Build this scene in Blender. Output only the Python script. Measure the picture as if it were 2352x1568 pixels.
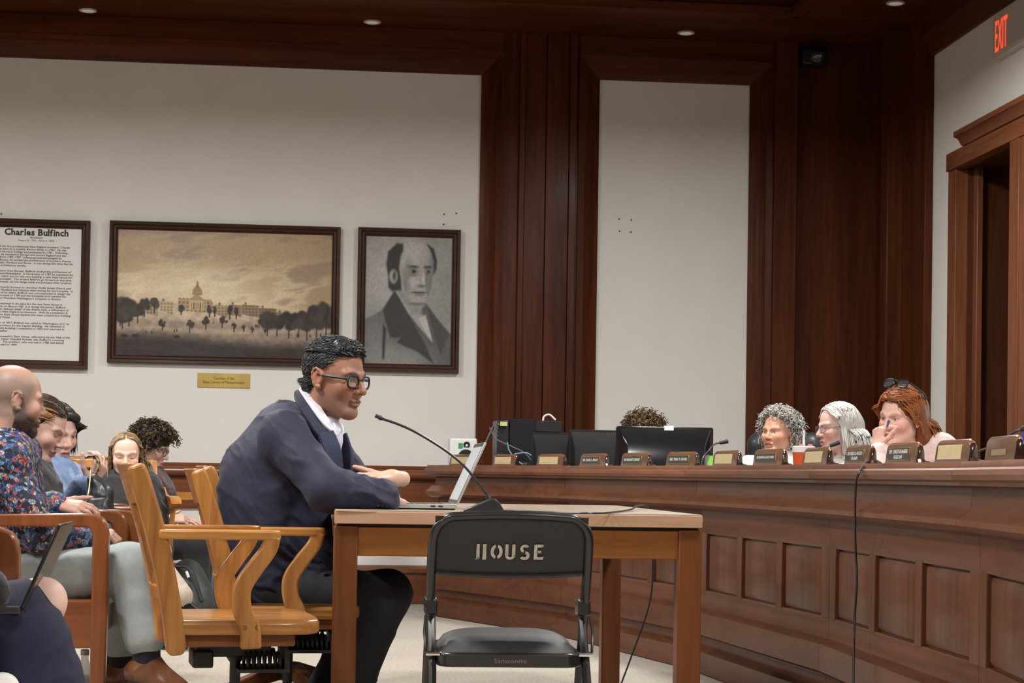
import bpy, bmesh, math, random
import numpy as np
from mathutils import Vector, Matrix, noise as mnoise

random.seed(7); rng = np.random.default_rng(7)
scene = bpy.context.scene
for o in list(bpy.data.objects): bpy.data.objects.remove(o)
COL = scene.collection

# ------------------------------------------------------------------ camera
F, CX, CY, H = 4200.0, 1176.0, 1001.0, 0.87
PITCH, ROLL, YAW = math.radians(1.25), math.radians(0.9), math.radians(5.8)
FW = Vector((math.sin(YAW)*math.cos(PITCH), math.cos(YAW)*math.cos(PITCH), math.sin(PITCH)))
_r0 = Vector((math.cos(YAW), -math.sin(YAW), 0)); _u0 = _r0.cross(FW)
RT = _r0*math.cos(ROLL) + _u0*math.sin(ROLL)
UP = _u0*math.cos(ROLL) - _r0*math.sin(ROLL)
CAM = Vector((0, 0, H))
cd = bpy.data.cameras.new('camera'); cam = bpy.data.objects.new('camera', cd); COL.objects.link(cam)
cd.sensor_fit = 'HORIZONTAL'; cd.sensor_width = 36.0; cd.lens = F/2352*36.0
cd.shift_y = (CY-784)/2352; cd.clip_start = 0.05; cd.clip_end = 100
m = Matrix.Identity(4)
for i in range(3): m[i][0], m[i][1], m[i][2], m[i][3] = RT[i], UP[i], -FW[i], CAM[i]
cam.matrix_world = m
scene.camera = cam

# ------------------------------------------------------------------ world, exposure
w = bpy.data.worlds.new('world'); scene.world = w; w.use_nodes = True
w.node_tree.nodes['Background'].inputs[0].default_value = (0.55, 0.6, 0.7, 1)
w.node_tree.nodes['Background'].inputs[1].default_value = 0.02
scene.view_settings.view_transform = 'Standard'; scene.view_settings.look = 'None'
scene.view_settings.gamma = 1.0; scene.view_settings.use_curve_mapping = False
scene.view_settings.exposure = 0.0
LAMP_W, LAMP_C, LAMP_Z = 114.0, (1, .983, .952), 3.35     # power (W), colour and height of the pendant lamps
LAMP_X, LAMP_Y = (-4.3, -1.35, 2.15), (8.8, 5.0, .8)

def at(px, py, Y):
    d = FW + RT*((px-CX)/F) - UP*((py-CY)/F)
    return CAM + d*(Y/d.y)
def at_x(px, py, X):
    d = FW + RT*((px-CX)/F) - UP*((py-CY)/F)
    return CAM + d*(X/d.x)
def at_z(px, py, Z):
    d = FW + RT*((px-CX)/F) - UP*((py-CY)/F)
    return CAM + d*((Z-H)/d.z)

# ------------------------------------------------------------------ materials
MATS = {}
def _nt(name):
    m = bpy.data.materials.new(name); m.use_nodes = True
    nt = m.node_tree; b = nt.nodes['Principled BSDF']
    return m, nt, b
def _coords(nt, scale=(1, 1, 1)):
    tc = nt.nodes.new('ShaderNodeTexCoord'); mp = nt.nodes.new('ShaderNodeMapping')
    mp.inputs['Scale'].default_value = scale
    nt.links.new(tc.outputs['Object'], mp.inputs['Vector'])
    return mp.outputs['Vector']
def _noise(nt, vec, scale, detail=4, rough=.55, dist=0):
    n = nt.nodes.new('ShaderNodeTexNoise'); n.inputs['Scale'].default_value = scale
    n.inputs['Detail'].default_value = detail; n.inputs['Roughness'].default_value = rough
    n.inputs['Distortion'].default_value = dist
    nt.links.new(vec, n.inputs['Vector']); return n
def _ramp(nt, fac, stops):
    r = nt.nodes.new('ShaderNodeValToRGB'); e = r.color_ramp.elements
    while len(e) < len(stops): e.new(0.5)
    for el, (p, c) in zip(e, stops): el.position = p; el.color = (c[0], c[1], c[2], 1)
    nt.links.new(fac, r.inputs['Fac']); return r.outputs['Color']
def _bump(nt, b, h, strength, dist=.002):
    bp = nt.nodes.new('ShaderNodeBump'); bp.inputs['Strength'].default_value = strength
    bp.inputs['Distance'].default_value = dist
    nt.links.new(h, bp.inputs['Height']); nt.links.new(bp.outputs['Normal'], b.inputs['Normal'])
def mat(name, col, rough=.5, metal=0, var=.0, vscale=20, bump=0, bscale=200, coat=0, sheen=0, trans=0, emit=None, es=0, spec=.5, alpha=1, ior=1.45):
    if name in MATS: return MATS[name]
    m, nt, b = _nt(name)
    b.inputs['Base Color'].default_value = (*col, 1); b.inputs['Roughness'].default_value = rough
    b.inputs['Metallic'].default_value = metal; b.inputs['Coat Weight'].default_value = coat
    b.inputs['Sheen Weight'].default_value = sheen; b.inputs['Transmission Weight'].default_value = trans
    b.inputs['Specular IOR Level'].default_value = spec; b.inputs['Alpha'].default_value = alpha
    b.inputs['IOR'].default_value = ior
    if emit: b.inputs['Emission Color'].default_value = (*emit, 1); b.inputs['Emission Strength'].default_value = es
    if var or bump:
        v = _coords(nt)
    if var:
        n = _noise(nt, v, vscale)
        c0 = [max(0, x*(1-var)) for x in col]; c1 = [min(1, x*(1+var)) for x in col]
        nt.links.new(_ramp(nt, n.outputs['Fac'], [(.3, c0), (.7, c1)]), b.inputs['Base Color'])
    if bump:
        n2 = _noise(nt, v, bscale, 3); _bump(nt, b, n2.outputs['Fac'], bump)
    MATS[name] = m; return m
def wood(name, dark, light, axis='z', rough=.42, coat=.06, fine=34, bump=.12, worn=0, spec=.2):
    key = name+'_'+axis
    if key in MATS: return MATS[key]
    m, nt, b = _nt(key)
    k = .07; sc = {'x': (k, 1, 1), 'y': (1, k, 1), 'z': (1, 1, k)}[axis]
    v = _coords(nt, sc)
    n = _noise(nt, v, fine, 7, .62, .6); n2 = _noise(nt, v, fine*.16, 3, .5, .3)
    mx = nt.nodes.new('ShaderNodeMath'); mx.operation = 'ADD'
    h = nt.nodes.new('ShaderNodeMath'); h.operation = 'MULTIPLY'; h.inputs[1].default_value = .5
    nt.links.new(n.outputs['Fac'], mx.inputs[0]); nt.links.new(n2.outputs['Fac'], mx.inputs[1]); nt.links.new(mx.outputs[0], h.inputs[0])
    mid = [(a+c)/2 for a, c in zip(dark, light)]
    colr = _ramp(nt, h.outputs[0], [(.34, dark), (.5, mid), (.66, light)])
    if worn:
        v2 = _coords(nt); n3 = _noise(nt, v2, 9, 6, .7)
        fr = _ramp(nt, n3.outputs['Fac'], [(.60, (0, 0, 0)), (.78, (worn, worn, worn))])
        mixn = nt.nodes.new('ShaderNodeMix'); mixn.data_type = 'RGBA'
        nt.links.new(fr, mixn.inputs['Factor']); nt.links.new(colr, mixn.inputs['A'])
        mixn.inputs['B'].default_value = (min(1, light[0]*1.7), min(1, light[1]*1.9), min(1, light[2]*2.2), 1)
        colr = mixn.outputs['Result']
    nt.links.new(colr, b.inputs['Base Color'])
    b.inputs['Roughness'].default_value = rough; b.inputs['Coat Weight'].default_value = coat; b.inputs['Coat Roughness'].default_value = .18; b.inputs['Specular IOR Level'].default_value = spec
    _bump(nt, b, n.outputs['Fac'], bump, .0015)
    MATS[key] = m; return m
def vcol(name, rough=.5, sss=0, spec=.4, bump=0, bscale=300, sheen=0, coat=0):
    if name in MATS: return MATS[name]
    m, nt, b = _nt(name)
    a = nt.nodes.new('ShaderNodeVertexColor'); a.layer_name = 'Col'
    nt.links.new(a.outputs['Color'], b.inputs['Base Color'])
    b.inputs['Roughness'].default_value = rough; b.inputs['Specular IOR Level'].default_value = spec
    b.inputs['Sheen Weight'].default_value = sheen; b.inputs['Coat Weight'].default_value = coat
    if sss:
        b.inputs['Subsurface Weight'].default_value = sss; b.inputs['Subsurface Radius'].default_value = (.012, .004, .002); b.inputs['Subsurface Scale'].default_value = .5
    if bump:
        v = _coords(nt); n = _noise(nt, v, bscale, 3); _bump(nt, b, n.outputs['Fac'], bump, .001)
    MATS[name] = m; return m

MAH = dict(dark=(.036, .0088, .0030), light=(.105, .027, .0085))     # dark varnished panelling
DAI = dict(dark=(.066, .0230, .0105), light=(.138, .050, .0230))        # dais desk
OAK = dict(dark=(.185, .068, .015), light=(.54, .245, .066))          # honey coloured chairs
TBL = dict(dark=(.072, .021, .0055), light=(.145, .046, .012))         # table frame
TOP = dict(dark=(.33, .19, .115), light=(.50, .31, .20))             # table top edge
ARM = dict(dark=(.115, .034, .010), light=(.24, .078, .025))           # reddish armchairs
def W(d, name, axis='z', **k): return wood(name, d['dark'], d['light'], axis, **k)
PLASTER = mat('plaster_wall', (.70, .685, .645), .92, var=.025, vscale=3, bump=.1, bscale=120)
BLACKMETAL = mat('black_enamel', (.012, .012, .013), .3, spec=.6, coat=.3)
CHROME = mat('chrome', (.75, .75, .76), .12, 1)
BLACKPL = mat('black_plastic', (.018, .018, .02), .38)
BRASS = mat('brass', (.55, .40, .14), .35, 1)

# ------------------------------------------------------------------ mesh helpers
ROOTM = {}
def link(o, parent=None, world=True):
    COL.objects.link(o)
    if parent is not None:
        o.parent = parent
        if world and parent.name in ROOTM: o.matrix_parent_inverse = ROOTM[parent.name].inverted()
        if world: ROOTM[o.name] = Matrix.Identity(4)
    return o
def thing(name, label, cat, loc=(0, 0, 0), rz=0, group=None, kind=None):
    e = bpy.data.objects.new(name, None); e.empty_display_size = .1; COL.objects.link(e)
    e.location = loc; e.rotation_euler = (0, 0, rz)
    ROOTM[e.name] = Matrix.Translation(Vector(loc)) @ Matrix.Rotation(rz, 4, 'Z')
    tag(e, label, cat, group, kind); return e
def tag(o, label=None, cat=None, group=None, kind=None):
    if label: o['label'] = label
    if cat: o['category'] = cat
    if group: o['group'] = group
    if kind: o['kind'] = kind
    return o
def smooth(me, ang=40):
    me.polygons.foreach_set('use_smooth', [True]*len(me.polygons))
    me.set_sharp_from_angle(angle=math.radians(ang))
class MB:
    def __init__(s, M=None): s.v = []; s.f = []; s.M = M
    def add(s, vs, fs, M=None):
        n = len(s.v); M = M or s.M
        for p in vs:
            p = Vector(p)
            if M is not None: p = M @ p
            s.v.append(p[:])
        s.f += [tuple(i+n for i in f) for f in fs]; return s
    def box(s, x0, x1, y0, y1, z0, z1, M=None):
        v = [(x, y, z) for z in (z0, z1) for y in (y0, y1) for x in (x0, x1)]
        return s.add(v, [(0, 2, 3, 1), (4, 5, 7, 6), (0, 1, 5, 4), (2, 6, 7, 3), (0, 4, 6, 2), (1, 3, 7, 5)], M)
    def prism(s, poly, a, b, ax='y', M=None):
        """poly: 2d outline, extruded from a to b along axis ax (the 2d axes are the two others in order)."""
        def mk(u, w, t): return {'x': (t, u, w), 'y': (u, t, w), 'z': (u, w, t)}[ax]
        n = len(poly); v = [mk(u, w, a) for u, w in poly]+[mk(u, w, b) for u, w in poly]
        f = [(i, (i+1) % n, (i+1) % n+n, i+n) for i in range(n)]+[tuple(range(n))[::-1], tuple(range(n, 2*n))]
        return s.add(v, f, M)
    def tube(s, pts, r, n=8, caps=True, M=None, flat=None):
        pts = [Vector(p) for p in pts]; k = len(pts)
        rr = r if isinstance(r, (list, tuple)) else [r]*k
        t0 = (pts[1]-pts[0]).normalized(); ref = Vector((0, 0, 1)) if abs(t0.z) < .9 else Vector((1, 0, 0))
        nrm = t0.cross(ref).normalized(); vs = []
        for i, p in enumerate(pts):
            t = (pts[min(i+1, k-1)]-pts[max(i-1, 0)])
            t = t.normalized() if t.length > 1e-9 else t0
            nrm = (nrm-t*nrm.dot(t)); nrm = nrm.normalized() if nrm.length > 1e-6 else t.orthogonal().normalized()
            bn = t.cross(nrm)
            for j in range(n):
                a = 2*math.pi*j/n
                vs.append(p+(nrm*math.cos(a)*(1 if not flat else flat[0])+bn*math.sin(a)*(1 if not flat else flat[1]))*rr[i])
        fs = [(i*n+j, i*n+(j+1) % n, (i+1)*n+(j+1) % n, (i+1)*n+j) for i in range(k-1) for j in range(n)]
        if caps: fs += [tuple(range(n))[::-1], tuple(range((k-1)*n, k*n))]
        return s.add(vs, fs, M)
    def lathe(s, prof, n=20, c=(0, 0, 0), M=None, close=True):
        vs = [(c[0]+r*math.cos(2*math.pi*j/n), c[1]+r*math.sin(2*math.pi*j/n), c[2]+z) for r, z in prof for j in range(n)]
        k = len(prof)
        fs = [(i*n+j, i*n+(j+1) % n, (i+1)*n+(j+1) % n, (i+1)*n+j) for i in range(k-1) for j in range(n)]
        if close: fs += [tuple(range(n))[::-1], tuple(range((k-1)*n, k*n))]
        return s.add(vs, fs, M)
    def build(s, name, mt, parent=None, bevel=0, ang=40, world=True, seg=2, sub=0):
        me = bpy.data.meshes.new(name); me.from_pydata(s.v, [], s.f); me.update()
        bm = bmesh.new(); bm.from_mesh(me); bmesh.ops.recalc_face_normals(bm, faces=bm.faces); bm.to_mesh(me); bm.free()
        smooth(me, ang)
        me.materials.append(mt)
        o = bpy.data.objects.new(name, me); link(o, parent, world)
        if bevel:
            b = o.modifiers.new('b', 'BEVEL'); b.width = bevel; b.segments = seg; b.limit_method = 'ANGLE'; b.angle_limit = math.radians(35)
        if sub: sm = o.modifiers.new('s', 'SUBSURF'); sm.levels = sub; sm.render_levels = sub
        return o
def struct(o, label=None, cat=None): o['kind'] = 'structure'; return tag(o, label, cat)
def copy_tree(o, parent=None):
    c = o.copy(); COL.objects.link(c)
    if parent is not None: c.parent = parent
    for ch in list(o.children): copy_tree(ch, c)
    return c
def bez(p0, p1, p2, p3, n=12):
    p0, p1, p2, p3 = map(Vector, (p0, p1, p2, p3)); out = []
    for i in range(n+1):
        t = i/n; u = 1-t
        out.append(p0*u**3+p1*3*u*u*t+p2*3*u*t*t+p3*t**3)
    return out
def spline(pts, n=6):
    P = [Vector(p) for p in pts]; P = [P[0]*2-P[1]]+P+[P[-1]*2-P[-2]]; out = []
    for i in range(1, len(P)-2):
        for k in range(n):
            t = k/n; a, b, c, d = P[i-1], P[i], P[i+1], P[i+2]
            out.append(.5*((2*b)+(c-a)*t+(2*a-5*b+4*c-d)*t*t+(3*b-a-3*c+d)*t**3))
    out.append(P[-2]); return out
def rrect(w, h, r, n=5, cx=0, cy=0):
    out = []
    for sx, sy, a0 in ((1, -1, -90), (1, 1, 0), (-1, 1, 90), (-1, -1, 180)):
        for i in range(n+1):
            a = math.radians(a0+90*i/n); out.append((cx+sx*(w/2-r)+r*math.cos(a), cy+sy*(h/2-r)+r*math.sin(a)))
    return out
def text_mesh(body, size, bold=0, align='CENTER', width=1.0, shear=0):
    c = bpy.data.curves.new('t', 'FONT'); c.body = body; c.size = size; c.offset = bold; c.align_x = align; c.resolution_u = 2; c.shear = shear
    c.space_line = 1.0
    o = bpy.data.objects.new('t', c); COL.objects.link(o)
    bpy.context.view_layer.update()
    dg = bpy.context.evaluated_depsgraph_get()
    me = bpy.data.meshes.new_from_object(o.evaluated_get(dg))
    bpy.data.objects.remove(o); bpy.data.curves.remove(c)
    for v in me.vertices: v.co.x *= width
    return me
def text_obj(name, body, size, M, mt, parent, bold=0, fit=None, align='CENTER', world=True, shear=0):
    """M maps text plane (x right, y up, z out) to the parent's space; fit = (w,h) scales the text to that box."""
    me = text_mesh(body, size, bold, align, 1, shear)
    co = np.array([v.co[:] for v in me.vertices])
    if fit and len(co):
        mn, mx = co.min(0), co.max(0); c = (mn+mx)/2; ex = np.maximum(mx-mn, 1e-6)
        sx, sy = fit[0]/ex[0], fit[1]/ex[1]
        co[:, 0] = (co[:, 0]-c[0])*sx; co[:, 1] = (co[:, 1]-c[1])*sy
    for v, p in zip(me.vertices, co): v.co = M @ Vector(p)
    me.materials.clear(); me.materials.append(mt)
    me.name = name
    o = bpy.data.objects.new(name, me); link(o, parent, world); return o
def mesh_np(name, V, Q, mt, parent=None, cols=None, world=True, ang=None, tris=None):
    V = np.asarray(V, np.float32); Q = np.asarray(Q, np.int32)
    me = bpy.data.meshes.new(name); k = Q.shape[1]
    me.vertices.add(len(V)); me.vertices.foreach_set('co', V.ravel())
    me.loops.add(Q.size); me.loops.foreach_set('vertex_index', Q.ravel())
    me.polygons.add(len(Q)); me.polygons.foreach_set('loop_start', np.arange(0, Q.size, k, dtype=np.int32))
    me.polygons.foreach_set('use_smooth', np.ones(len(Q), bool))
    me.update(calc_edges=True); me.validate()
    if cols is not None:
        ca = me.color_attributes.new('Col', 'FLOAT_COLOR', 'POINT')
        c4 = np.ones((len(V), 4), np.float32); c4[:, :3] = cols; ca.data.foreach_set('color', c4.ravel())
    if ang: me.set_sharp_from_angle(angle=math.radians(ang))
    for mm in (mt if isinstance(mt, list) else [mt]): me.materials.append(mm)
    o = bpy.data.objects.new(name, me)
    if parent is not None: link(o, parent, world)
    else: COL.objects.link(o); ROOTM[o.name] = Matrix.Identity(4)
    return o
# ================================================================== THE ROOM
YB, XR, XL, YF = 12.33, 3.81, -7.0, -4.5
ZS, ZC = 3.87, 4.45            # soffit and main ceiling heights
MZ0 = W(dict(dark=(.09, .03, .012), light=(.22, .08, .03)), 'panelled_wall', 'z')
# carpet
cm, nt, b = _nt('carpet'); v = _coords(nt)
n1 = _noise(nt, v, 75, 3, .7); n2 = _noise(nt, v, 1.3, 3); n3 = _noise(nt, v, 260, 2)
nt.links.new(_ramp(nt, n1.outputs['Fac'], [(.30, (.26, .215, .165)), (.5, (.40, .35, .29)), (.70, (.51, .465, .395))]), b.inputs['Base Color'])
b.inputs['Roughness'].default_value = .97; b.inputs['Sheen Weight'].default_value = .2
_bump(nt, b, n3.outputs['Fac'], .6, .004)
struct(MB().box(XL, XR+1.5, YF, YB+.3, -.1, 0).build('floor', cm), 'beige flecked carpet floor of the hearing room', 'floor')
struct(MB().box(XL-.2, 1.02, YB, YB+.2, -.1, ZC).box(1.02, XR+.2, YB, YB+.2, -.1, ZC).build('wall_back', PLASTER), 'off-white plaster wall with wooden chair rail', 'wall')
struct(MB().box(XR, XR+.2, 10.72, YB, 0, ZC).box(XR, XR+.2, YF, 9.80, 0, ZC).box(XR, XR+.2, 9.80, 10.72, 2.80, ZC).build('wall_right', PLASTER), 'off-white plaster wall around the panelled doorway', 'wall')
struct(MB().box(XL-.2, XL, YF, YB, 0, ZC).build('wall_left', MZ0), 'dark panelled wall at the side of the room', 'wall')
struct(MB().box(XL, XR, YF-.2, YF, 0, ZC).build('wall_front', MZ0), 'dark panelled wall behind the viewer', 'wall')
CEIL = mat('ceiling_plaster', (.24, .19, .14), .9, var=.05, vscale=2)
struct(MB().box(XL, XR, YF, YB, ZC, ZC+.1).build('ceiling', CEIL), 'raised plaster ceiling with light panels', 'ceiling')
# soffit around the raised ceiling, faced in dark wood
MX, MY, MZ = (W(MAH, 'mahogany', a, spec=.10, coat=.02) for a in 'xyz')
struct(MB().box(XL, XR, 11.52, YB, ZS, ZC).box(2.99, XR, YF, 11.52, ZS, ZC).build('ceiling_soffit', MX, bevel=.006), 'dark wood soffit running round the ceiling', 'soffit')
# small trim bead on the soffit's inner edge
MBD = MB().box(XL, 3.03, 11.46, 11.53, ZS-.02, ZS+.05).box(2.93, 3.0, YF, 11.50, ZS-.02, ZS+.05)
struct(MBD.build('trim_1', MX, bevel=.01), 'wooden bead along the soffit edge', 'trim')

def frame_moulding(name, x0, x1, z0, z1, wv=.15, left=True, right=True, ybase=YB):
    """bevelled wood moulding around a plaster panel on the back wall, mitred at the corners"""
    prof = [(0, 0), (0, .022), (.025, .030), (.085, .055), (.105, .078), (.15, .085), (.15, 0)]   # (outwards from panel, towards room)
    t = thing_struct(name)
    k = len(prof)
    def run(pts_fn, nm, mt):
        mb = MB(); vs = [pts_fn(o, d, 0) for o, d in prof]+[pts_fn(o, d, 1) for o, d in prof]
        fs = [(i, (i+1) % k, (i+1) % k+k, i+k) for i in range(k)]+[tuple(range(k)), tuple(range(k, 2*k))]
        mb.add(vs, fs).build(nm, mt, t)
    run(lambda o, d, e: ((x0-(o if left else 0)) if e == 0 else (x1+(o if right else 0)), ybase-d, z1+o), 'moulding', MX)
    if right: run(lambda o, d, e: (x1+o, ybase-d, z0 if e == 0 else z1+o), 'moulding', MZ)
    if left: run(lambda o, d, e: (x0-o, ybase-d, z0 if e == 0 else z1+o), 'moulding', MZ)
    return t
def thing_struct(name, label=None, cat=None):
    e = bpy.data.objects.new(name, None); COL.objects.link(e); ROOTM[e.name] = Matrix.Identity(4)
    e['kind'] = 'structure'; tag(e, label, cat); return e
tag(frame_moulding('trim_2', XL, 1.005, .925, 3.585, left=False), 'bevelled dark wood moulding around the wide plaster panel', 'trim')
tag(frame_moulding('trim_3', 1.815, 2.862, .3, 3.585), 'bevelled dark wood moulding around the narrow plaster panel', 'trim')
# panelling between and beside the plaster panels
pn = thing_struct('trim_4', 'dark wood pilaster panelling between the plaster panels', 'panelling')
MB().box(1.15, 1.67, YB-.07, YB, 0, ZS).build('back_board', MZ, pn)
MB().box(1.262, 1.300, YB-.105, YB-.05, 0, ZS).build('edge_strip', MZ, pn, bevel=.004)
MB().box(1.60, 1.648, YB-.115, YB-.05, 0, ZS).build('edge_strip', MZ, pn, bevel=.004)
MB().box(1.300, 1.44, YB-.088, YB-.05, 0, ZS).build('pilaster_board', MZ, pn, bevel=.003)
MB().box(1.446, 1.60, YB-.090, YB-.05, 0, ZS).build('pilaster_board', MZ, pn, bevel=.003)
MB().box(XL, 1.15, YB-.08, YB, 3.735, ZS).build('frieze_board', MX, pn, bevel=.004)
MB().box(1.665, 3.02, YB-.08, YB, 3.735, ZS).build('frieze_board', MX, pn, bevel=.004)
pc = thing_struct('trim_5', 'dark wood panelling in the corner beside the door', 'panelling')
MB().box(3.012, 3.17, YB-.13, YB, 0, ZS).build('pilaster_board', MZ, pc, bevel=.004)
MB().box(3.17, XR, YB-.03, YB, 0, ZS).build('recessed_board', MZ, pc)
MB().box(XR-.05, XR, 11.86, YB-.03, 0, ZS).build('recessed_board', MZ, pc)
MB().box(XR-.16, XR, 11.72, 11.86, 0, ZS).build('pilaster_board', MZ, pc, bevel=.012)
MB().box(XR-.055, XR, 11.26, 11.72, 0, ZS).build('side_board', MZ, pc, bevel=.006)
MB().box(XR-.085, XR, YF, 11.26, 3.70, ZS).build('frieze_board', MY, pc, bevel=.006)
MB().prism([(XR, 3.585), (XR-.022, 3.585), (XR-.06, 3.66), (XR-.085, 3.70), (XR, 3.70)], YF, 11.27, 'y').build('moulding', MY, pc)
# chair rail and baseboard along the back wall
cr = thing_struct('trim_6', 'dark wood chair rail with rounded cap on the back wall', 'trim')
capp = [(YB, .925), (YB-.03, .925), (YB-.038, .912), (YB-.034, .900)]+[(YB-.055-.028*math.cos(a), .868-.032*math.sin(a)) for a in [math.radians(t) for t in (-70, -40, -10, 20, 45, 70, 90)]]+[(YB-.03, .826), (YB, .826)]
RX = W(dict(dark=(.10, .030, .012), light=(.20, .068, .028)), 'rail_wood', 'x', rough=.28, coat=.5)
MB().prism(capp, XL, 1.15, 'x').build('rail_cap', RX, cr)
MB().box(XL, 1.15, YB-.03, YB, .626, .83).build('rail_board', RX, cr, bevel=.003)
bb = thing_struct('baseboard_back', 'dark wood baseboard with moulded top on the back wall', 'baseboard')
MB().box(XL, 1.15, YB-.035, YB, 0, .215).build('board', RX, bb, bevel=.003)
MB().prism([(YB, .258), (YB-.018, .258), (YB-.05, .235), (YB-.055, .21), (YB, .205)], XL, 1.15, 'x').build('top_moulding', RX, bb)
# recessed downlights in the soffit
DL = mat('downlight_lens', (.62, .58, .50), .4, emit=(1, .93, .8), es=.16)
for x, y in ((-3.45, 12.12), (-1.60, 12.12), (.255, 12.12), (2.36, 12.07), (3.50, 11.10)):
    d = thing('downlight', 'small round recessed downlight in the wood soffit', 'ceiling light', (x, y, ZS), 0, 'downlights in the soffit')
    MB().lathe([(.058, .004), (.058, -.006), (.046, -.008), (.044, .004)], 24).build('trim_ring', mat('downlight_ring', (.5, .46, .38), .4), d, world=False)
    MB().lathe([(.001, -.0075), (.040, -.006), (.046, -.001)], 24).build('lens', DL, d, world=False)
# shaded pendant lamps hanging from the raised ceiling: these light the room
LE = mat('lamp_diffuser', (.8, .8, .8), .5, emit=(1, .955, .885), es=1.5)
SHADE = mat('lamp_shade_bronze', (.05, .035, .02), .4, .6)
for i, (x, y) in enumerate([(x, y) for y in LAMP_Y for x in LAMP_X]):
    d = thing('pendant_lamp', 'bronze bowl pendant lamp hanging from the ceiling', 'lamp', (x, y, LAMP_Z), 0, 'pendant lamps')
    MB().tube([(0, 0, .2), (0, 0, ZC-LAMP_Z)], .012, 8).build('stem', SHADE, d, world=False)
    MB().lathe([(.30, .0), (.295, .03), (.22, .14), (.10, .21), (.02, .23), (.005, .20), (.21, .125), (.28, .03), (.285, .0)], 24, close=False).build('shade', SHADE, d, world=False)
    MB().lathe([(.001, .02), (.28, .02)], 24, close=False).build('diffuser', LE, d, world=False)
    la = bpy.data.lights.new('lamp', 'AREA'); la.shape = 'DISK'; la.size = .5; la.energy = LAMP_W; la.color = LAMP_C
    lo = bpy.data.objects.new('lamp', la); COL.objects.link(lo); lo.parent = d; lo.location = (0, 0, .005)
# door surround and door in the right-hand wall
dr = thing_struct('door_1', 'panelled dark wood door in a deep moulded surround', 'door')
DW, DWY = W(dict(dark=(.085, .026, .010), light=(.20, .068, .028)), 'door_wood', 'z'), W(dict(dark=(.085, .026, .010), light=(.20, .068, .028)), 'door_wood', 'y')
MB().box(XR-.05, XR+.03, 10.70, 10.835, 0, 2.771).build('casing', DW, dr, bevel=.004)
MB().box(XR-.060, XR+.02, 9.66, 9.80, 0, 2.771).build('casing', DW, dr, bevel=.004)
MB().box(XR-.065, XR+.02, 9.4, 10.835, 2.77, 2.877).build('casing', DWY, dr, bevel=.004)
MB().prism([(XR+.02, 2.875), (XR-.08, 2.875), (XR-.105, 2.915), (XR-.13, 2.925), (XR-.13, 2.955), (XR+.02, 2.955)], 9.3, 10.52, 'y').build('cornice', DWY, dr)
MB().box(XR-.055, XR+.02, 9.4, 9.662, 0, 2.771).build('casing', DW, dr, bevel=.004)
DK, DKY = (W(dict(dark=(.035, .010, .004), light=(.085, .026, .010)), 'door_dark_wood', q) for q in 'zy')  # darker copy of the door wood, shade of the recess put into the colour
MB().box(XR+.025, XR+.60, 10.69, 10.78, 0, 2.80).build('jamb', DK, dr)
MB().box(XR+.06, XR+.10, 10.63, 10.695, 0, 2.78).build('stop', DW, dr, bevel=.006)
MB().box(XR+.02, XR+.60, 9.74, 9.80, 0, 2.80).build('jamb', DK, dr)
MB().box(XR+.02, XR+.60, 9.74, 10.78, 2.77, 2.83).build('head_jamb', DKY, dr)
lf = MB().box(XR+.50, XR+.54, 9.80, 10.72, 0, 2.77).build('door_leaf', DK, dr)
for y0, y1 in ((10.60, 10.72), (10.18, 10.30), (9.80, 9.90)): MB().box(XR+.475, XR+.51, y0, y1, 0, 2.77).build('stile', DK, lf, bevel=.006)
for z0, z1 in ((0, .24), (1.0, 1.16), (2.62, 2.77)): MB().box(XR+.477, XR+.51, 9.80, 10.72, z0, z1).build('rail', DKY, lf, bevel=.006)
MB().tube([(XR+.25, 10.25, 2.60), (XR+.40, 9.85, 2.60)], .004, 6).tube([(XR+.25, 10.25, 2.585), (XR+.25, 10.25, 2.615)], .012, 8).build('door_closer_arm', BRASS, dr)
# exit sign
ex = thing('exit_sign', 'illuminated exit sign with red letters above the door', 'sign', (XR, 9.95, 3.26))
MB().box(XR-.05, XR, 9.62, 10.10, 3.29, 3.545).build('housing', mat('exit_housing', (.55, .52, .47), .6), ex, bevel=.004)
RED = mat('exit_letters', (.7, .05, .02), .5, emit=(1, .085, .03), es=1.25)
text_obj('lettering', 'EXIT', .2, Matrix(((0, 0, -1, XR-.053), (-1, 0, 0, 9.965), (0, 1, 0, 3.415), (0, 0, 0, 1))), RED, ex, bold=.0, fit=(.185, .176))
# dim glass-domed camera high on the corner panelling
cp = at(1873, 128, YB-.16)
cc = thing('security_camera', 'small dark dome camera mounted high on corner panelling', 'camera', (cp.x, YB, cp.z))
MB().box(cp.x-.09, cp.x+.09, YB-.17, YB-.02, cp.z-.06, cp.z+.05).build('bracket', mat('camera_black', (.01, .01, .012), .4), cc, bevel=.01)
MB().lathe([(.001, -.075), (.03, -.07), (.055, -.05), (.07, -.02), (.07, .0)], 20, (cp.x+.01, YB-.2, cp.z-.0)).build('dome', mat('smoked_dome', (.02, .024, .03), .06, coat=1), cc)

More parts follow.
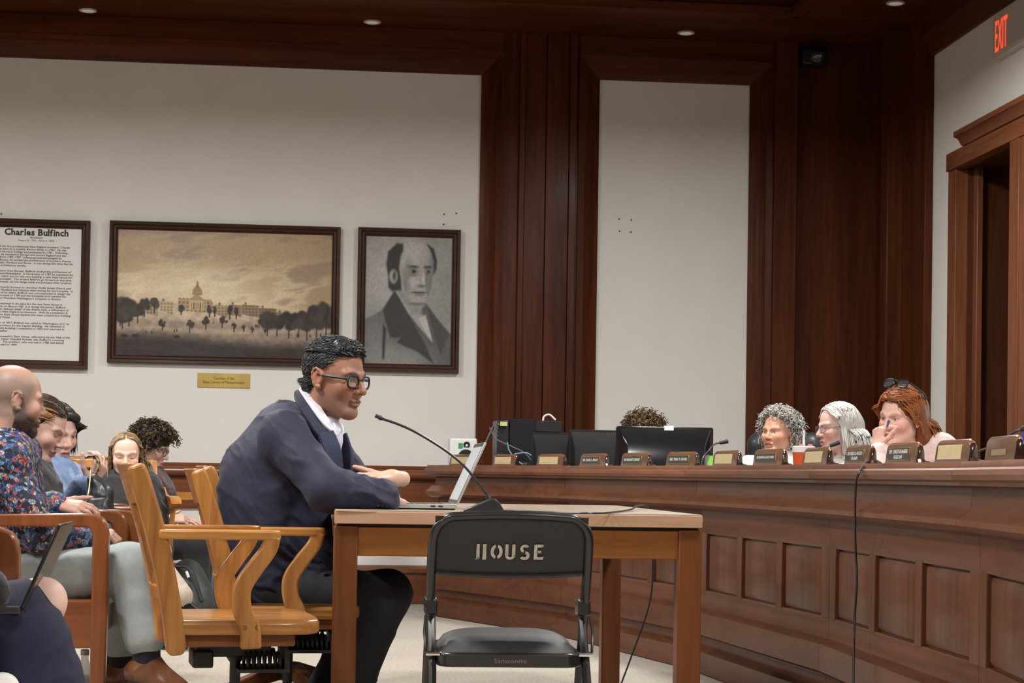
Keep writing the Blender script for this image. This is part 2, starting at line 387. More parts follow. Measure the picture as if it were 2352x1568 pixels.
# ================================================================== PICTURES
FR = W(dict(dark=(.022, .008, .005), light=(.055, .020, .010)), 'picture_frame', 'x', rough=.5, coat=.05)
def picture_frame(name, label, x0, x1, z0, z1, wv=.055, dep=.062):
    t = thing(name, label, 'picture', ((x0+x1)/2, YB, z0))
    prof = [(0, 0), (0, .045), (.006, dep), (.022, dep-.004), (.030, dep-.016), (.044, dep-.020), (.050, dep-.032), (wv, dep-.034), (wv, 0)]   # (inwards from outer edge, towards room)
    k = len(prof); C4 = [(x0, z0, 1, 1), (x1, z0, -1, 1), (x1, z1, -1, -1), (x0, z1, 1, -1)]
    for a in range(4):
        A, B = C4[a], C4[(a+1) % 4]; mb = MB()
        vs = [(q[0]+q[2]*o, YB-d, q[1]+q[3]*o) for q in (A, B) for o, d in prof]
        fs = [(i, (i+1) % k, (i+1) % k+k, i+k) for i in range(k)]+[tuple(range(k)), tuple(range(k, 2*k))]
        mb.add(vs, fs).build('frame_rail', FR, t)
    return t, (x0+wv-.004, x1-wv+.004, z0+wv-.004, z1-wv+.004, YB-.020)
def smoothstep(a, b, x): t = np.clip((x-a)/(b-a), 0, 1); return t*t*(3-2*t)
def vnoise(x, y, seed=0, octv=4):
    out = 0; amp = 1; tot = 0
    for o in range(octv):
        r = np.random.default_rng(seed*17+o); g = r.random((64, 64)); fx = x*2**o; fy = y*2**o
        i = np.floor(fx).astype(int); j = np.floor(fy).astype(int); u = fx-i; w_ = fy-j; u = u*u*(3-2*u); w_ = w_*w_*(3-2*w_)
        a = g[i % 64, j % 64]; b_ = g[(i+1) % 64, j % 64]; c = g[i % 64, (j+1) % 64]; d = g[(i+1) % 64, (j+1) % 64]
        out = out+amp*((a*(1-u)+b_*u)*(1-w_)+(c*(1-u)+d*u)*w_); tot += amp; amp *= .5
    return out/tot
def srgb(c): c = np.asarray(c, float)/255.; return np.where(c <= .04045, c/12.92, ((c+.055)/1.055)**2.4)
def paint(name, rect, nx, nz, fn, parent, rough=.35, blur=0):
    x0, x1, z0, z1, y = rect
    U, V_ = np.meshgrid(np.linspace(0, 1, nx), np.linspace(0, 1, nz))     # v = 0 at the top
    col = srgb(fn(U.ravel(), V_.ravel()))
    if blur:
        g = col.reshape(nz, nx, 3)
        for _ in range(blur):
            q = np.pad(g, ((1, 1), (1, 1), (0, 0)), 'edge'); g = (q[:-2, 1:-1]+q[2:, 1:-1]+q[1:-1, :-2]+q[1:-1, 2:]+2*q[1:-1, 1:-1])/6
        col = g.reshape(-1, 3)
    P = np.stack([x0+(x1-x0)*U.ravel(), np.full(U.size, y), z1-(z1-z0)*V_.ravel()], 1)
    idx = np.arange(nx*nz).reshape(nz, nx)
    Q = np.stack([idx[1:, :-1], idx[1:, 1:], idx[:-1, 1:], idx[:-1, :-1]], -1).reshape(-1, 4)
    return mesh_np(name, P, Q, vcol('printed_sheet', rough, spec=.25), parent, col)
def mixc(a, b, t): return a*(1-t[:, None])+np.asarray(b, float)*t[:, None]
def poly_mask(u, v, pts, soft=.004):
    ins = np.zeros(u.shape, bool); n = len(pts); dmin = np.full(u.shape, 9.)
    for i in range(n):
        (x1, y1), (x2, y2) = pts[i], pts[(i+1) % n]
        c = ((y1 > v) != (y2 > v)) & (u < (x2-x1)*(v-y1)/((y2-y1) if y2 != y1 else 1e-9)+x1); ins ^= c
        ex_, ey = x2-x1, y2-y1; t = np.clip(((u-x1)*ex_+(v-y1)*ey)/(ex_*ex_+ey*ey+1e-12), 0, 1)
        dmin = np.minimum(dmin, np.hypot(u-x1-t*ex_, v-y1-t*ey))
    sd = np.where(ins, -dmin, dmin); return 1-smoothstep(-soft, soft, sd)
def blob(u, v, cx, cy, rx, ry, soft=.25, asp=1): d = np.sqrt(((u-cx)/rx)**2+((v-cy)/ry)**2); return 1-smoothstep(1-soft, 1+soft, d)
# --- landscape print
def landscape(u, v):
    n = vnoise(u*5+v*2, v*9+u*1.5, 3, 5); n2 = vnoise(u*40, v*30, 5, 3)
    c = np.tile(np.array([160., 138, 108]), (len(u), 1))
    c = mixc(c, (204, 188, 158), smoothstep(.05, .5, v)*smoothstep(.35, .65, n)); c = mixc(c, (132, 112, 94), smoothstep(.52, .70, n)*.75)
    c = mixc(c, (218, 204, 174), blob(u, v, .33, .47, .33, .16, .7)*.65); c = mixc(c, (134, 112, 86), smoothstep(.75, 1, u)*.35)
    hz = .60-.02*np.sin(u*6)
    g = smoothstep(-.006, .006, v-hz); gc = np.tile(np.array([158., 142, 122]), (len(u), 1))
    gc = mixc(gc, (184, 166, 142), blob(u, v, .45, .66, .5, .06, .6)*.8)
    gc = mixc(gc, (124, 110, 98), smoothstep(.66, .80, v)*.7)
    gc = mixc(gc, (160, 146, 124), blob(u, v+.10*(u-.45)**2, .5, .795, .55, .02, .6)*.8)
    gc = mixc(gc, (52, 46, 44), smoothstep(.80, .92, v+.03*np.sin(u*5+1))); gc = gc*(.82+.36*n2[:, None])
    c = mixc(c, (0, 0, 0), g*0)*(1-g[:, None])+gc*g[:, None]
    # row of town houses
    for x0_, x1_, t_, col_ in ((.13, .19, .585, (150, 130, 104)), (.20, .26, .565, (168, 148, 118)), (.46, .52, .585, (152, 132, 106)), (.52, .58, .58, (140, 118, 96)), (.58, .66, .578, (128, 108, 90)), (.66, .74, .60, (112, 96, 82)), (.74, .92, .635, (120, 102, 86))):
        c = mixc(c, col_, poly_mask(u, v, [(x0_, t_), (x1_, t_+.004), (x1_, t_+.10), (x0_, t_+.075)]))
        c = mixc(c, (66, 54, 46), poly_mask(u, v, [(x0_, t_), (x1_, t_+.004), (x1_, t_+.10), (x0_, t_+.075)])*smoothstep(.3, .7, np.sin(u*400)*.5+.5)*smoothstep(.4, .6, np.sin(v*260)*.5+.5)*.6)
        c = mixc(c, (90, 74, 60), poly_mask(u, v, [(x0_+.012, t_-.02), (x0_+.02, t_-.02), (x0_+.02, t_), (x0_+.012, t_)]))
    # domed building with portico
    B = [(.285, .535), (.44, .545), (.455, .65), (.285, .635)]
    c = mixc(c, (158, 136, 104), poly_mask(u, v, B)); c = mixc(c, (92, 76, 60), poly_mask(u, v, B)*smoothstep(.2, .8, np.sin(u*330)*.5+.5)*smoothstep(.35, .6, np.sin(v*190)*.5+.5)*.7)
    c = mixc(c, (178, 156, 122), poly_mask(u, v, [(.335, .55), (.405, .553), (.405, .63), (.335, .628)])); c = mixc(c, (96, 80, 64), poly_mask(u, v, [(.34, .57), (.40, .573), (.40, .625), (.34, .622)])*(np.sin(u*620) > .1))
    c = mixc(c, (150, 128, 98), poly_mask(u, v, [(.33, .55), (.37, .50), (.41, .553)])); c = mixc(c, (140, 118, 90), blob(u, v, .372, .495, .023, .055, .15)*(v < .51))
    c = mixc(c, (110, 92, 72), poly_mask(u, v, [(.369, .40), (.375, .40), (.378, .45), (.366, .45)]))
    # trees
    r = np.random.default_rng(4)
    def tree(cx, cy, rx, ry, n=14, dk=(52, 46, 42)):
        nonlocal c
        for _ in range(n):
            a = r.random()*6.28; q = r.random()**.5
            c = mixc(c, np.array(dk)*(.75+.6*r.random()), blob(u, v, cx+rx*.75*q*math.cos(a), cy+ry*.75*q*math.sin(a), rx*.42, ry*.40, .45))
        c = mixc(c, (48, 42, 38), poly_mask(u, v, [(cx-.0025, cy), (cx+.0025, cy), (cx+.003, cy+ry*1.9), (cx-.003, cy+ry*1.9)], .0015))
    for q in ((.02, .60, .05, .09), (.06, .63, .05, .075), (.10, .64, .035, .055), (.13, .595, .025, .05), (.175, .585, .025, .04), (.03, .68, .05, .06), (.70, .70, .04, .065), (.745, .69, .04, .07), (.80, .70, .045, .075), (.845, .70, .04, .07), (.885, .69, .045, .085), (.93, .66, .05, .10), (.975, .64, .05, .11), (.30, .615, .014, .03), (.43, .62, .012, .035), (.455, .622, .01, .03), (.525, .62, .012, .04), (.555, .625, .01, .035)): tree(*q)
    for q in ((.215, .735, .018, .032), (.34, .745, .02, .036), (.415, .715, .018, .036), (.49, .70, .014, .034), (.545, .745, .012, .028), (.59, .755, .010, .02), (.63, .765, .010, .018), (.69, .775, .008, .014)): tree(*q, n=9)
    for x in (.14, .165, .27, .28, .45, .507, .513, .645, .652, .66, .80, .84, .90, .95): c = mixc(c, (40, 34, 32), blob(u, v, x, .765+.05*np.sin(x*9), .0028, .013, .4))
    for x in (.04, .09, .28): c = mixc(c, (42, 36, 34), blob(u, v, x, .845, .016, .014, .5))
    return c*(.94+.12*vnoise(u*150, v*90, 9, 2)[:, None])*1.06
pf, rc = picture_frame('framed_landscape_print', 'wide framed sepia landscape print with domed building on the wall', -1.452, .073, 1.578, 2.520)
paint('print_sheet', rc, 330, 200, landscape, pf)
# --- portrait print (generic elderly gentleman)
def portrait(u, v):
    n = vnoise(u*4, v*5, 11, 4); n2 = vnoise(u*60, v*80, 12, 3)
    c = np.tile(np.array([136., 134, 132]), (len(u), 1)); c = mixc(c, (158, 156, 153), blob(u, v, .2, .3, .5, .45, .9)); c = c*(.9+.2*n[:, None])
    coat = [(0, .66), (.10, .62), (.21, .575), (.335, .43), (.40, .45), (.60, .62), (.70, .52), (.86, .66), (1, .76), (1, 1), (0, 1)]
    c = mixc(c, (88, 87, 86), poly_mask(u, v, coat, .008)); c = mixc(c, (120, 119, 117), blob(u, v, .12, .82, .2, .2, .8)*.8); c = mixc(c, (140, 139, 136), blob(u, v, .4, .98, .35, .13, .7)*.8)
    c = mixc(c, (60, 59, 59), poly_mask(u, v, [(.21, .575), (.335, .43), (.42, .50), (.55, .66), (.70, .84), (.80, .99), (.62, .90), (.38, .83), (.42, .79), (.30, .79), (.24, .66)], .01))
    c = mixc(c, (70, 69, 68), poly_mask(u, v, [(.70, .52), (.86, .66), (.98, .76), (.93, .80), (.88, .92), (.80, .76), (.74, .62)], .01))
    c = mixc(c, (44, 43, 43), poly_mask(u, v, [(.215, .69), (.25, .72), (.235, .96), (.21, .96)], .012)*.9)
    c = mixc(c, (150, 149, 146), poly_mask(u, v, [(.35, .43), (.56, .52), (.64, .60), (.70, .62), (.78, .82), (.66, .73), (.50, .60)], .008))
    c = mixc(c, (178, 176, 172), poly_mask(u, v, [(.62, .64), (.70, .61), (.785, .82), (.70, .74)], .01))
    # head
    c = mixc(c, (140, 138, 135), poly_mask(u, v, [(.36, .40), (.62, .50), (.66, .60), (.55, .60), (.40, .47)], .02))
    face = [(.40, .10), (.47, .055), (.57, .045), (.68, .06), (.75, .11), (.79, .18), (.79, .26), (.765, .33), (.755, .40), (.72, .47), (.66, .525), (.59, .53), (.52, .49), (.45, .42), (.40, .34), (.37, .24)]
    c = mixc(c, (152, 150, 147), poly_mask(u, v, face, .008)); c = mixc(c, (176, 174, 170), blob(u, v, .54, .13, .13, .09, .8)*.7); c = mixc(c, (100, 98, 97), smoothstep(.70, .79, u)*poly_mask(u, v, face)*.8)
    c = mixc(c, (42, 41, 41), poly_mask(u, v, [(.43, .06), (.36, .055), (.26, .12), (.24, .22), (.265, .32), (.27, .40), (.31, .43), (.42, .42), (.41, .34), (.385, .25), (.40, .16), (.43, .11)], .014)*(.8+.2*n2))
    c = mixc(c, (48, 47, 47), poly_mask(u, v, [(.70, .055), (.78, .09), (.82, .18), (.815, .25), (.785, .29), (.785, .19), (.75, .115)], .012))
    c = mixc(c, (158, 156, 152), blob(u, v, .325, .315, .048, .055, .3)); c = mixc(c, (78, 77, 76), blob(u, v, .335, .31, .02, .035, .6))
    for ex_, w_ in ((.545, .055), (.715, .042)):
        c = mixc(c, (64, 62, 62), blob(u, v, ex_, .237, w_*1.1, .012, .5)); c = mixc(c, (112, 110, 108), blob(u, v, ex_, .27, w_, .028, .7)*.8)
        c = mixc(c, (48, 47, 47), blob(u, v, ex_+.008, .272, w_*.5, .013, .4)); c = mixc(c, (190, 188, 184), blob(u, v, ex_-.02, .274, .010, .006, .5)*.6)
    c = mixc(c, (182, 180, 176), blob(u, v, .665, .33, .018, .055, .6)*.8); c = mixc(c, (96, 94, 93), blob(u, v, .645, .385, .05, .012, .6)*.8); c = mixc(c, (92, 90, 89), blob(u, v, .705, .33, .014, .06, .8)*.6)
    c = mixc(c, (64, 62, 62), blob(u, v, .62, .435, .085, .007, .5)*.9); c = mixc(c, (108, 106, 104), blob(u, v, .625, .452, .06, .012, .6)*.7); c = mixc(c, (92, 90, 89), blob(u, v, .60, .525, .09, .012, .7)*.7); c = mixc(c, (170, 168, 164), blob(u, v, .60, .495, .05, .018, .7)*.6)
    fm = poly_mask(u, v, face, .02)
    c = mixc(c, (108, 106, 104), blob(u, v, .47, .36, .035, .10, .9)*fm*.55); c = mixc(c, (184, 182, 178), blob(u, v, .56, .355, .05, .035, .9)*fm*.6); c = mixc(c, (120, 118, 116), blob(u, v, .50, .225, .03, .05, .9)*fm*.5); c = mixc(c, (100, 98, 97), blob(u, v, .735, .40, .03, .10, .9)*fm*.6); c = mixc(c, (180, 178, 174), blob(u, v, .60, .41, .03, .012, .8)*fm*.5); c = mixc(c, (112, 110, 108), blob(u, v, .55, .30, .05, .010, .8)*fm*.6)
    return c*(.90+.20*n2[:, None])
pf, rc = picture_frame('framed_portrait_print', 'framed grey portrait print of an elderly gentleman in a coat', .189, .880, 1.556, 2.524)
paint('print_sheet', rc, 200, 285, portrait, pf, blur=2)
# --- text panel
pf, rc = picture_frame('framed_text_panel', 'framed white text panel with large black heading', -2.52, -1.58, 1.529, 2.513)
paint('print_sheet', rc, 12, 12, lambda u, v: np.tile(np.array([214., 213, 210]), (len(u), 1)), pf)
INK = mat('printed_ink', (.012, .012, .013), .6)
TM = lambda x, z: Matrix(((1, 0, 0, x), (0, 0, -1, rc[4]-.0015), (0, 1, 0, z), (0, 0, 0, 1)))
xc = (rc[0]+rc[1])/2
s = .98/358*1.0
zt = lambda py: at(100, py, YB-.02).z
xl = lambda px: at(px, 650, YB-.02).x
# heading set letter by letter with slab serifs
def heading(txt, x0, x1, zc, hgt):
    size, cur, items = 1.0, 0.0, []
    for ch in txt:
        if ch == ' ': cur += .34; continue
        me_ = text_mesh(ch, size, .034, 'LEFT'); co_ = np.array([q.co[:2] for q in me_.vertices]); wch = co_[:, 0].max()-co_[:, 0].min(); co_[:, 0] += cur-co_[:, 0].min()
        fs_ = [tuple(p.vertices) for p in me_.polygons]; bars = []
        if ch in 'hrlBfinu':
            lo = co_[:, 1].min(); hi = co_[:, 1].max()
            for lev, sg in ((lo, 1), (hi, -1)):
                xs = np.sort(co_[np.abs(co_[:, 1]-lev) < .012][:, 0]); 
                if ch in 'nu' and ((sg == -1) == (ch == 'n')): xs = xs[-2:] if ch == 'u' and sg == -1 else (xs[:2] if ch == 'n' else xs)
                if ch in 'rf' and sg == -1: continue
                if ch == 'u' and sg == 1: continue
                grp = np.split(xs, np.where(np.diff(xs) > .16)[0]+1)
                for gq in grp:
                    if len(gq) and gq[-1]-gq[0] < .30: bars.append((gq[0]-.055, gq[-1]+.055, lev, lev+sg*.05))
        bpy.data.meshes.remove(me_); items.append((co_, fs_, bars)); cur += wch+.055
    W0 = cur-.055; mb = MB(); X = lambda x: x0+(x1-x0)*x/W0; ymin = min(c[:, 1].min() for c, _, _ in items); ymax = max(c[:, 1].max() for c, _, _ in items); Z = lambda y: zc+hgt*((y-ymin)/(ymax-ymin)-.5)
    for co_, fs_, bars in items:
        one = MB().add([(X(x), rc[4]-.0015, Z(y)) for x, y in co_], fs_)
        for a, c, l0, l1 in bars: one.add([(X(a), rc[4]-.0017, Z(l0)), (X(c), rc[4]-.0017, Z(l0)), (X(c), rc[4]-.0017, Z(l1)), (X(a), rc[4]-.0017, Z(l1))], [(0, 1, 2, 3)])
        mb.add(one.v, one.f)
    o = mb.build('heading', INK, pf); o['kind'] = 'stuff'
heading('Charles Bulfinch', xl(8), xl(155), zt(534), .046)
text_obj('subheading', 'Architect', .05, TM(xl(81), zt(546)), INK, pf, fit=(.085, .017), shear=.2)
text_obj('dates', 'August 8, 1763 - April 4, 1844', .05, TM(xl(81), zt(553.5)), INK, pf, fit=(.232, .014))
LN = ["Considered the first professional New England architect, Charles", "Bulfinch was born to a wealthy Boston family in 1763.  He was", "educated at Harvard College and graduated in 1781.  Following", "graduation, he traveled to Europe and toured England and the", "Continent from 1785-1787.  Influenced and encouraged by", "Thomas Jefferson, he studied the architecture of Southern France,", "Northern Italy, Florence and Rome.  It was during this time that his", "passion for architecture awoke.", "",
      "Upon his return from Europe, Bulfinch studied the architecture of", "New York and Philadelphia.  In November of 1787 he submitted his", "first design, which was for this very building: a new State House for", "the Commonwealth.  The project failed to go forward at that time.", "Bulfinch ultimately set the design aside and pursued other projects.", "",
      "His work primarily focused on churches: Hollis Street Church and", "churches in Pittsfield and Taunton were among his most notable.  In", "recognition of his talent, Bulfinch was commissioned to design the", "Beacon Monument of 1789 and the triumphal arch marked the", "same year for President Washington's reception in Boston.", "",
      "In 1795 he returned to his plans for the new State House in", "Massachusetts on Beacon Hill.  It is during this period, Bulfinch", "produced the 'delicate detail' of the Adams style, a refinement of", "the domestic New England architecture.  With its completion in", "1798, the new State House became the most conspicuous building", "in the United States.", "",
      "In December of 1817, Bulfinch was called to Washington, D.C. to", "replace the architect for the Capitol Building.  He remained in", "charge until the building's completion in 1830 and returned to", "Boston thereafter.", "",
      "The Commonwealth's State House, referred to be the 'Hub of the", "Universe' by Oliver Wendell Holmes, was Bulfinch's crowning", "achievement.  The architect, who married in 1788, had eleven", "children and died in 1844."]
z0_, z1_ = zt(565), zt(795); x_l = xl(-35); 
me = text_mesh("\n".join(LN), .02, .0002, 'LEFT', 1, .25)
co = np.array([q.co[:] for q in me.vertices]); mn, mx = co.min(0), co.max(0)
for q, p in zip(me.vertices, co): q.co = (x_l+(p[0]-mn[0])/(mx[0]-mn[0])*(xl(168)-x_l), rc[4]-.0015, z0_-(mx[1]-p[1])/(mx[1]-mn[1])*(z0_-z1_))
me.materials.clear(); me.materials.append(INK); bo = bpy.data.objects.new('body_text', me); link(bo, pf)
# brass plaque
pq = thing('wall_plaque', 'small brass plaque on the wall under the landscape print', 'plaque', (-.687, YB, 1.427))
MB().box(-.86, -.514, YB-.008, YB, 1.427, 1.523).build('plate', mat('plaque_brass', (.42, .30, .085), .45, .55, var=.12, vscale=8), pq, bevel=.002)
TQ = lambda x, z: Matrix(((1, 0, 0, x), (0, 0, -1, YB-.0095), (0, 1, 0, z), (0, 0, 0, 1)))
INK2 = mat('engraved_ink', (.05, .03, .012), .6)
text_obj('engraving', 'Courtesy of the', .05, TQ(-.687, 1.488), INK2, pq, fit=(.135, .022)); text_obj('engraving', 'State Library of Massachusetts', .05, TQ(-.687, 1.462), INK2, pq, fit=(.275, .022))
# pin holes and scuffs left in the plaster
for px, py in ((1020, 492), (1048, 490), (1019, 515), (1422, 503), (1450, 505), (1423, 531), (1449, 533), (3, 491)):
    p = at(px, py, YB-.001)
    tag(MB().lathe([(.001, 0), (.006, .0005), (.006, .003)], 8, M=Matrix.Translation(p) @ Matrix.Rotation(math.pi/2, 4, 'X')).build('nail_hole', mat('hole_dark', (.10, .09, .08), .9)), 'tiny dark nail hole in the plaster wall', 'nail hole', 'nail holes in the wall')
# ================================================================== DAIS DESK
DV = [Vector(p) for p in ((.70, 11.35), (1.33, 9.95), (1.715, 8.25), (1.86, 6.62), (1.82, 4.95), (1.60, 3.35))]
DD = [(DV[i+1]-DV[i]).normalized() for i in range(len(DV)-1)]
DN = [Vector((d.y, -d.x)) for d in DD]          # towards the room
def dmit(i):
    if i == 0: return DN[0]
    if i == len(DV)-1: return DN[-1]
    return (DN[i-1]+DN[i])/(1+DN[i-1].dot(DN[i]))
dais = thing('dais_desk', 'long curved dark wood dais desk with recessed panels and moulded top', 'desk', (1.7, 7.5, 0))
DX = W(DAI, 'dais_wood', 'y', rough=.42, coat=.15, worn=.35); DZ = W(DAI, 'dais_wood', 'z', rough=.42, coat=.15, worn=.3)
DTOP = W(dict(dark=(.10, .038, .02), light=(.21, .085, .045)), 'dais_top_wood', 'y', rough=.38, coat=.25, worn=.5)
def dsweep(prof, i, name, mt, ext0=0, par=None, bevel=0, gap=.0012):
    """profile [(offset to room, z)] swept along desk section i, mitred at both ends"""
    A, B = DV[i], DV[i+1]; m0, m1 = dmit(i), dmit(i+1); d = DD[i]; k = len(prof)
    vs = [(*(A+m0*o+d*(gap-ext0))[:], z) for o, z in prof]+[(*(B+m1*o-d*gap)[:], z) for o, z in prof]
    fs = [(j, (j+1) % k, (j+1) % k+k, j+k) for j in range(k)]+[tuple(range(k)), tuple(range(k, 2*k))]
    return MB().add(vs, fs).build(name, mt, par or dais, bevel=bevel)
def dpt(i, s, o, z): p = DV[i]+DD[i]*s+DN[i]*o; return (p.x, p.y, z)
def dbox(i, s0, s1, o0, o1, z0, z1):
    vs = [dpt(i, s, o, z) for z in (z0, z1) for o in (o0, o1) for s in (s0, s1)]
    return MB().add(vs, [(0, 2, 3, 1), (4, 5, 7, 6), (0, 1, 5, 4), (2, 6, 7, 3), (0, 4, 6, 2), (1, 3, 7, 5)])
for i in range(5):
    L = (DV[i+1]-DV[i]).length; e0 = .05 if i == 0 else 0
    dsweep([(-.17, .928), (.052, .930), (.060, .922), (.062, .912), (.078, .906), (.084, .892), (.078, .878), (.060, .872), (.054, .862), (-.17, .862)], i, 'top_cap', DTOP, e0)
    dsweep([(.020, .865), (.026, .80), (-.06, .80), (-.06, .865)], i, 'upper_board', DX)
    dsweep([(-.06, .805), (.024, .805), (.034, .792), (.060, .775), (.068, .768), (.068, .752), (.052, .742), (.030, .732), (-.06, .732)], i, 'ledge_moulding', DTOP, e0)
    dsweep([(-.02, .735), (-.02, .10), (-.06, .10), (-.06, .735)], i, 'back_board', DX)
    dsweep([(-.021, .735), (0, .735), (0, .632), (-.004, .622), (-.021, .622)], i, 'top_rail', DX)
    dsweep([(-.021, .366), (-.004, .366), (0, .358), (0, .272), (-.021, .272)], i, 'bottom_rail', DX)
    dsweep([(-.021, .285), (.010, .285), (.036, .268), (.038, .170), (.030, .162), (-.021, .162)], i, 'base_board', DX)
    dsweep([(-.021, .165), (.012, .165), (.004, .105), (-.021, .105)], i, 'base_cove', DX)
    dsweep([(-.05, .112), (.030, .112), (.055, .098), (.056, .004), (-.05, .004)], i, 'plinth', DX)
    m_, st = .085, .070; pw = (L-2*m_-2*st)/3; s = 0
    for k in range(4):
        w_ = m_ if k in (0, 3) else st
        dbox(i, s+.002, s+w_, -.021, 0, .36, .628).build('stile', DZ, dais, bevel=.003)
        s += w_
        if k < 3:
            a, bq = s+.008, s+pw-.008; z0, z1 = .372, .614; q = .028
            vs = [dpt(i, x, o, z) for o, in_ in ((-.021, 0), (-.016, 0), (-.0055, q)) for x, z in ((a+in_, z0+in_*.6), (bq-in_, z0+in_*.6), (bq-in_, z1-in_*.6), (a+in_, z1-in_*.6))]
            fs = [(j+4*r, (j+1) % 4+4*r, (j+1) % 4+4*r+4, j+4*r+4) for r in (0, 1) for j in range(4)]+[(8, 9, 10, 11)]
            MB().add(vs, fs).build('panel', DZ, dais); s += pw
    dsweep([(-.06, .755), (-.74, .755), (-.74, .725), (-.06, .725)], i, 'worktop', DTOP)
dbox(0, -.0, .03, -.74, -.0, 0, .862).build('end_board', DZ, dais)
dbox(4, (DV[5]-DV[4]).length-.03, (DV[5]-DV[4]).length, -.74, 0, 0, .862).build('end_board', DZ, dais)
for i, s in ((0, .05), (1, .1), (2, .1), (3, .1), (4, .1)): dbox(i, s, s+.03, -.72, -.06, 0, .725).build('support_board', DZ, dais)
def dais_at(px, o=0.0, py=1064):
    """plan point on the desk line (offset o) seen in image column px"""
    r = FW+RT*((px-CX)/F)-UP*((py-CY)/F); r = Vector((r.x, r.y))
    for i in range(5):
        A = DV[i]+DN[i]*o; d = DD[i]; den = r.x*(-d.y)-r.y*(-d.x)
        t = (A.x*(-d.y)-A.y*(-d.x))/den; s = (r.x*A.y-r.y*A.x)/den
        s = ((r*t)-A).dot(d)
        if -.06 <= s <= (DV[i+1]-DV[i]).length+.001: return i, (r*t), d, DN[i]
    return 4, r*t, d, DN[4]
# name plates along the dais top
NPW = W(dict(dark=(.10, .042, .02), light=(.20, .09, .045)), 'plate_wood', 'x', rough=.25, coat=.5)
GLOSS = mat('plate_edge_lacquer', (.035, .016, .010), .12, coat=1)
PAPER = mat('cream_card', (.60, .49, .28), .7, var=.06, vscale=30)
ENG = mat('engraved_black', (.045, .047, .042), .4); WHITE = mat('engraved_white', (.75, .75, .73), .5)
PLATES = [(1036, 1089, None), (1136, 1187, None), (1237, 1297, None), (1336, 1394, 'REP. DANIEL R. BRADY'), (1431, 1491, 'REP. MARGARET R. KEARNEY'), (1535, 1601, 'REP. TARA T. HONG'), (1643, 1698, None), (1736, 1802, 'REP. JENNIFER BALINSKY ARMINI'), (1841, 1916, None), (1947, 2004, 'SEN. REBECCA RAUSCH\nCHAIR'), (2042, 2113, 'REP. CHRISTINE BARBER\nHOUSE CHAIR'), (2156, 2234, None), (2272, 2341, '')]
NPL = ['cream-faced wooden name plate in front of the white loudspeaker', 'cream-faced wooden name plate beside the equipment case cables', 'cream-faced wooden name plate in front of the plain dark monitor', 'lettered wooden name plate in front of the monitor with grey ridge', 'lettered wooden name plate at the near corner of the large glossy monitor', 'lettered wooden name plate in front of the middle of the large glossy monitor', 'cream-faced wooden name plate beside the bright green bottle', 'lettered wooden name plate in front of the woman with grey curls', 'cream-faced wooden name plate beside the orange-red tumbler', 'two-line lettered name plate in front of the white-haired woman', 'two-line lettered name plate in front of the red-haired woman', 'cream-faced wooden name plate between red-haired woman and empty chair', 'bare worn wooden name plate in front of the empty office chair']
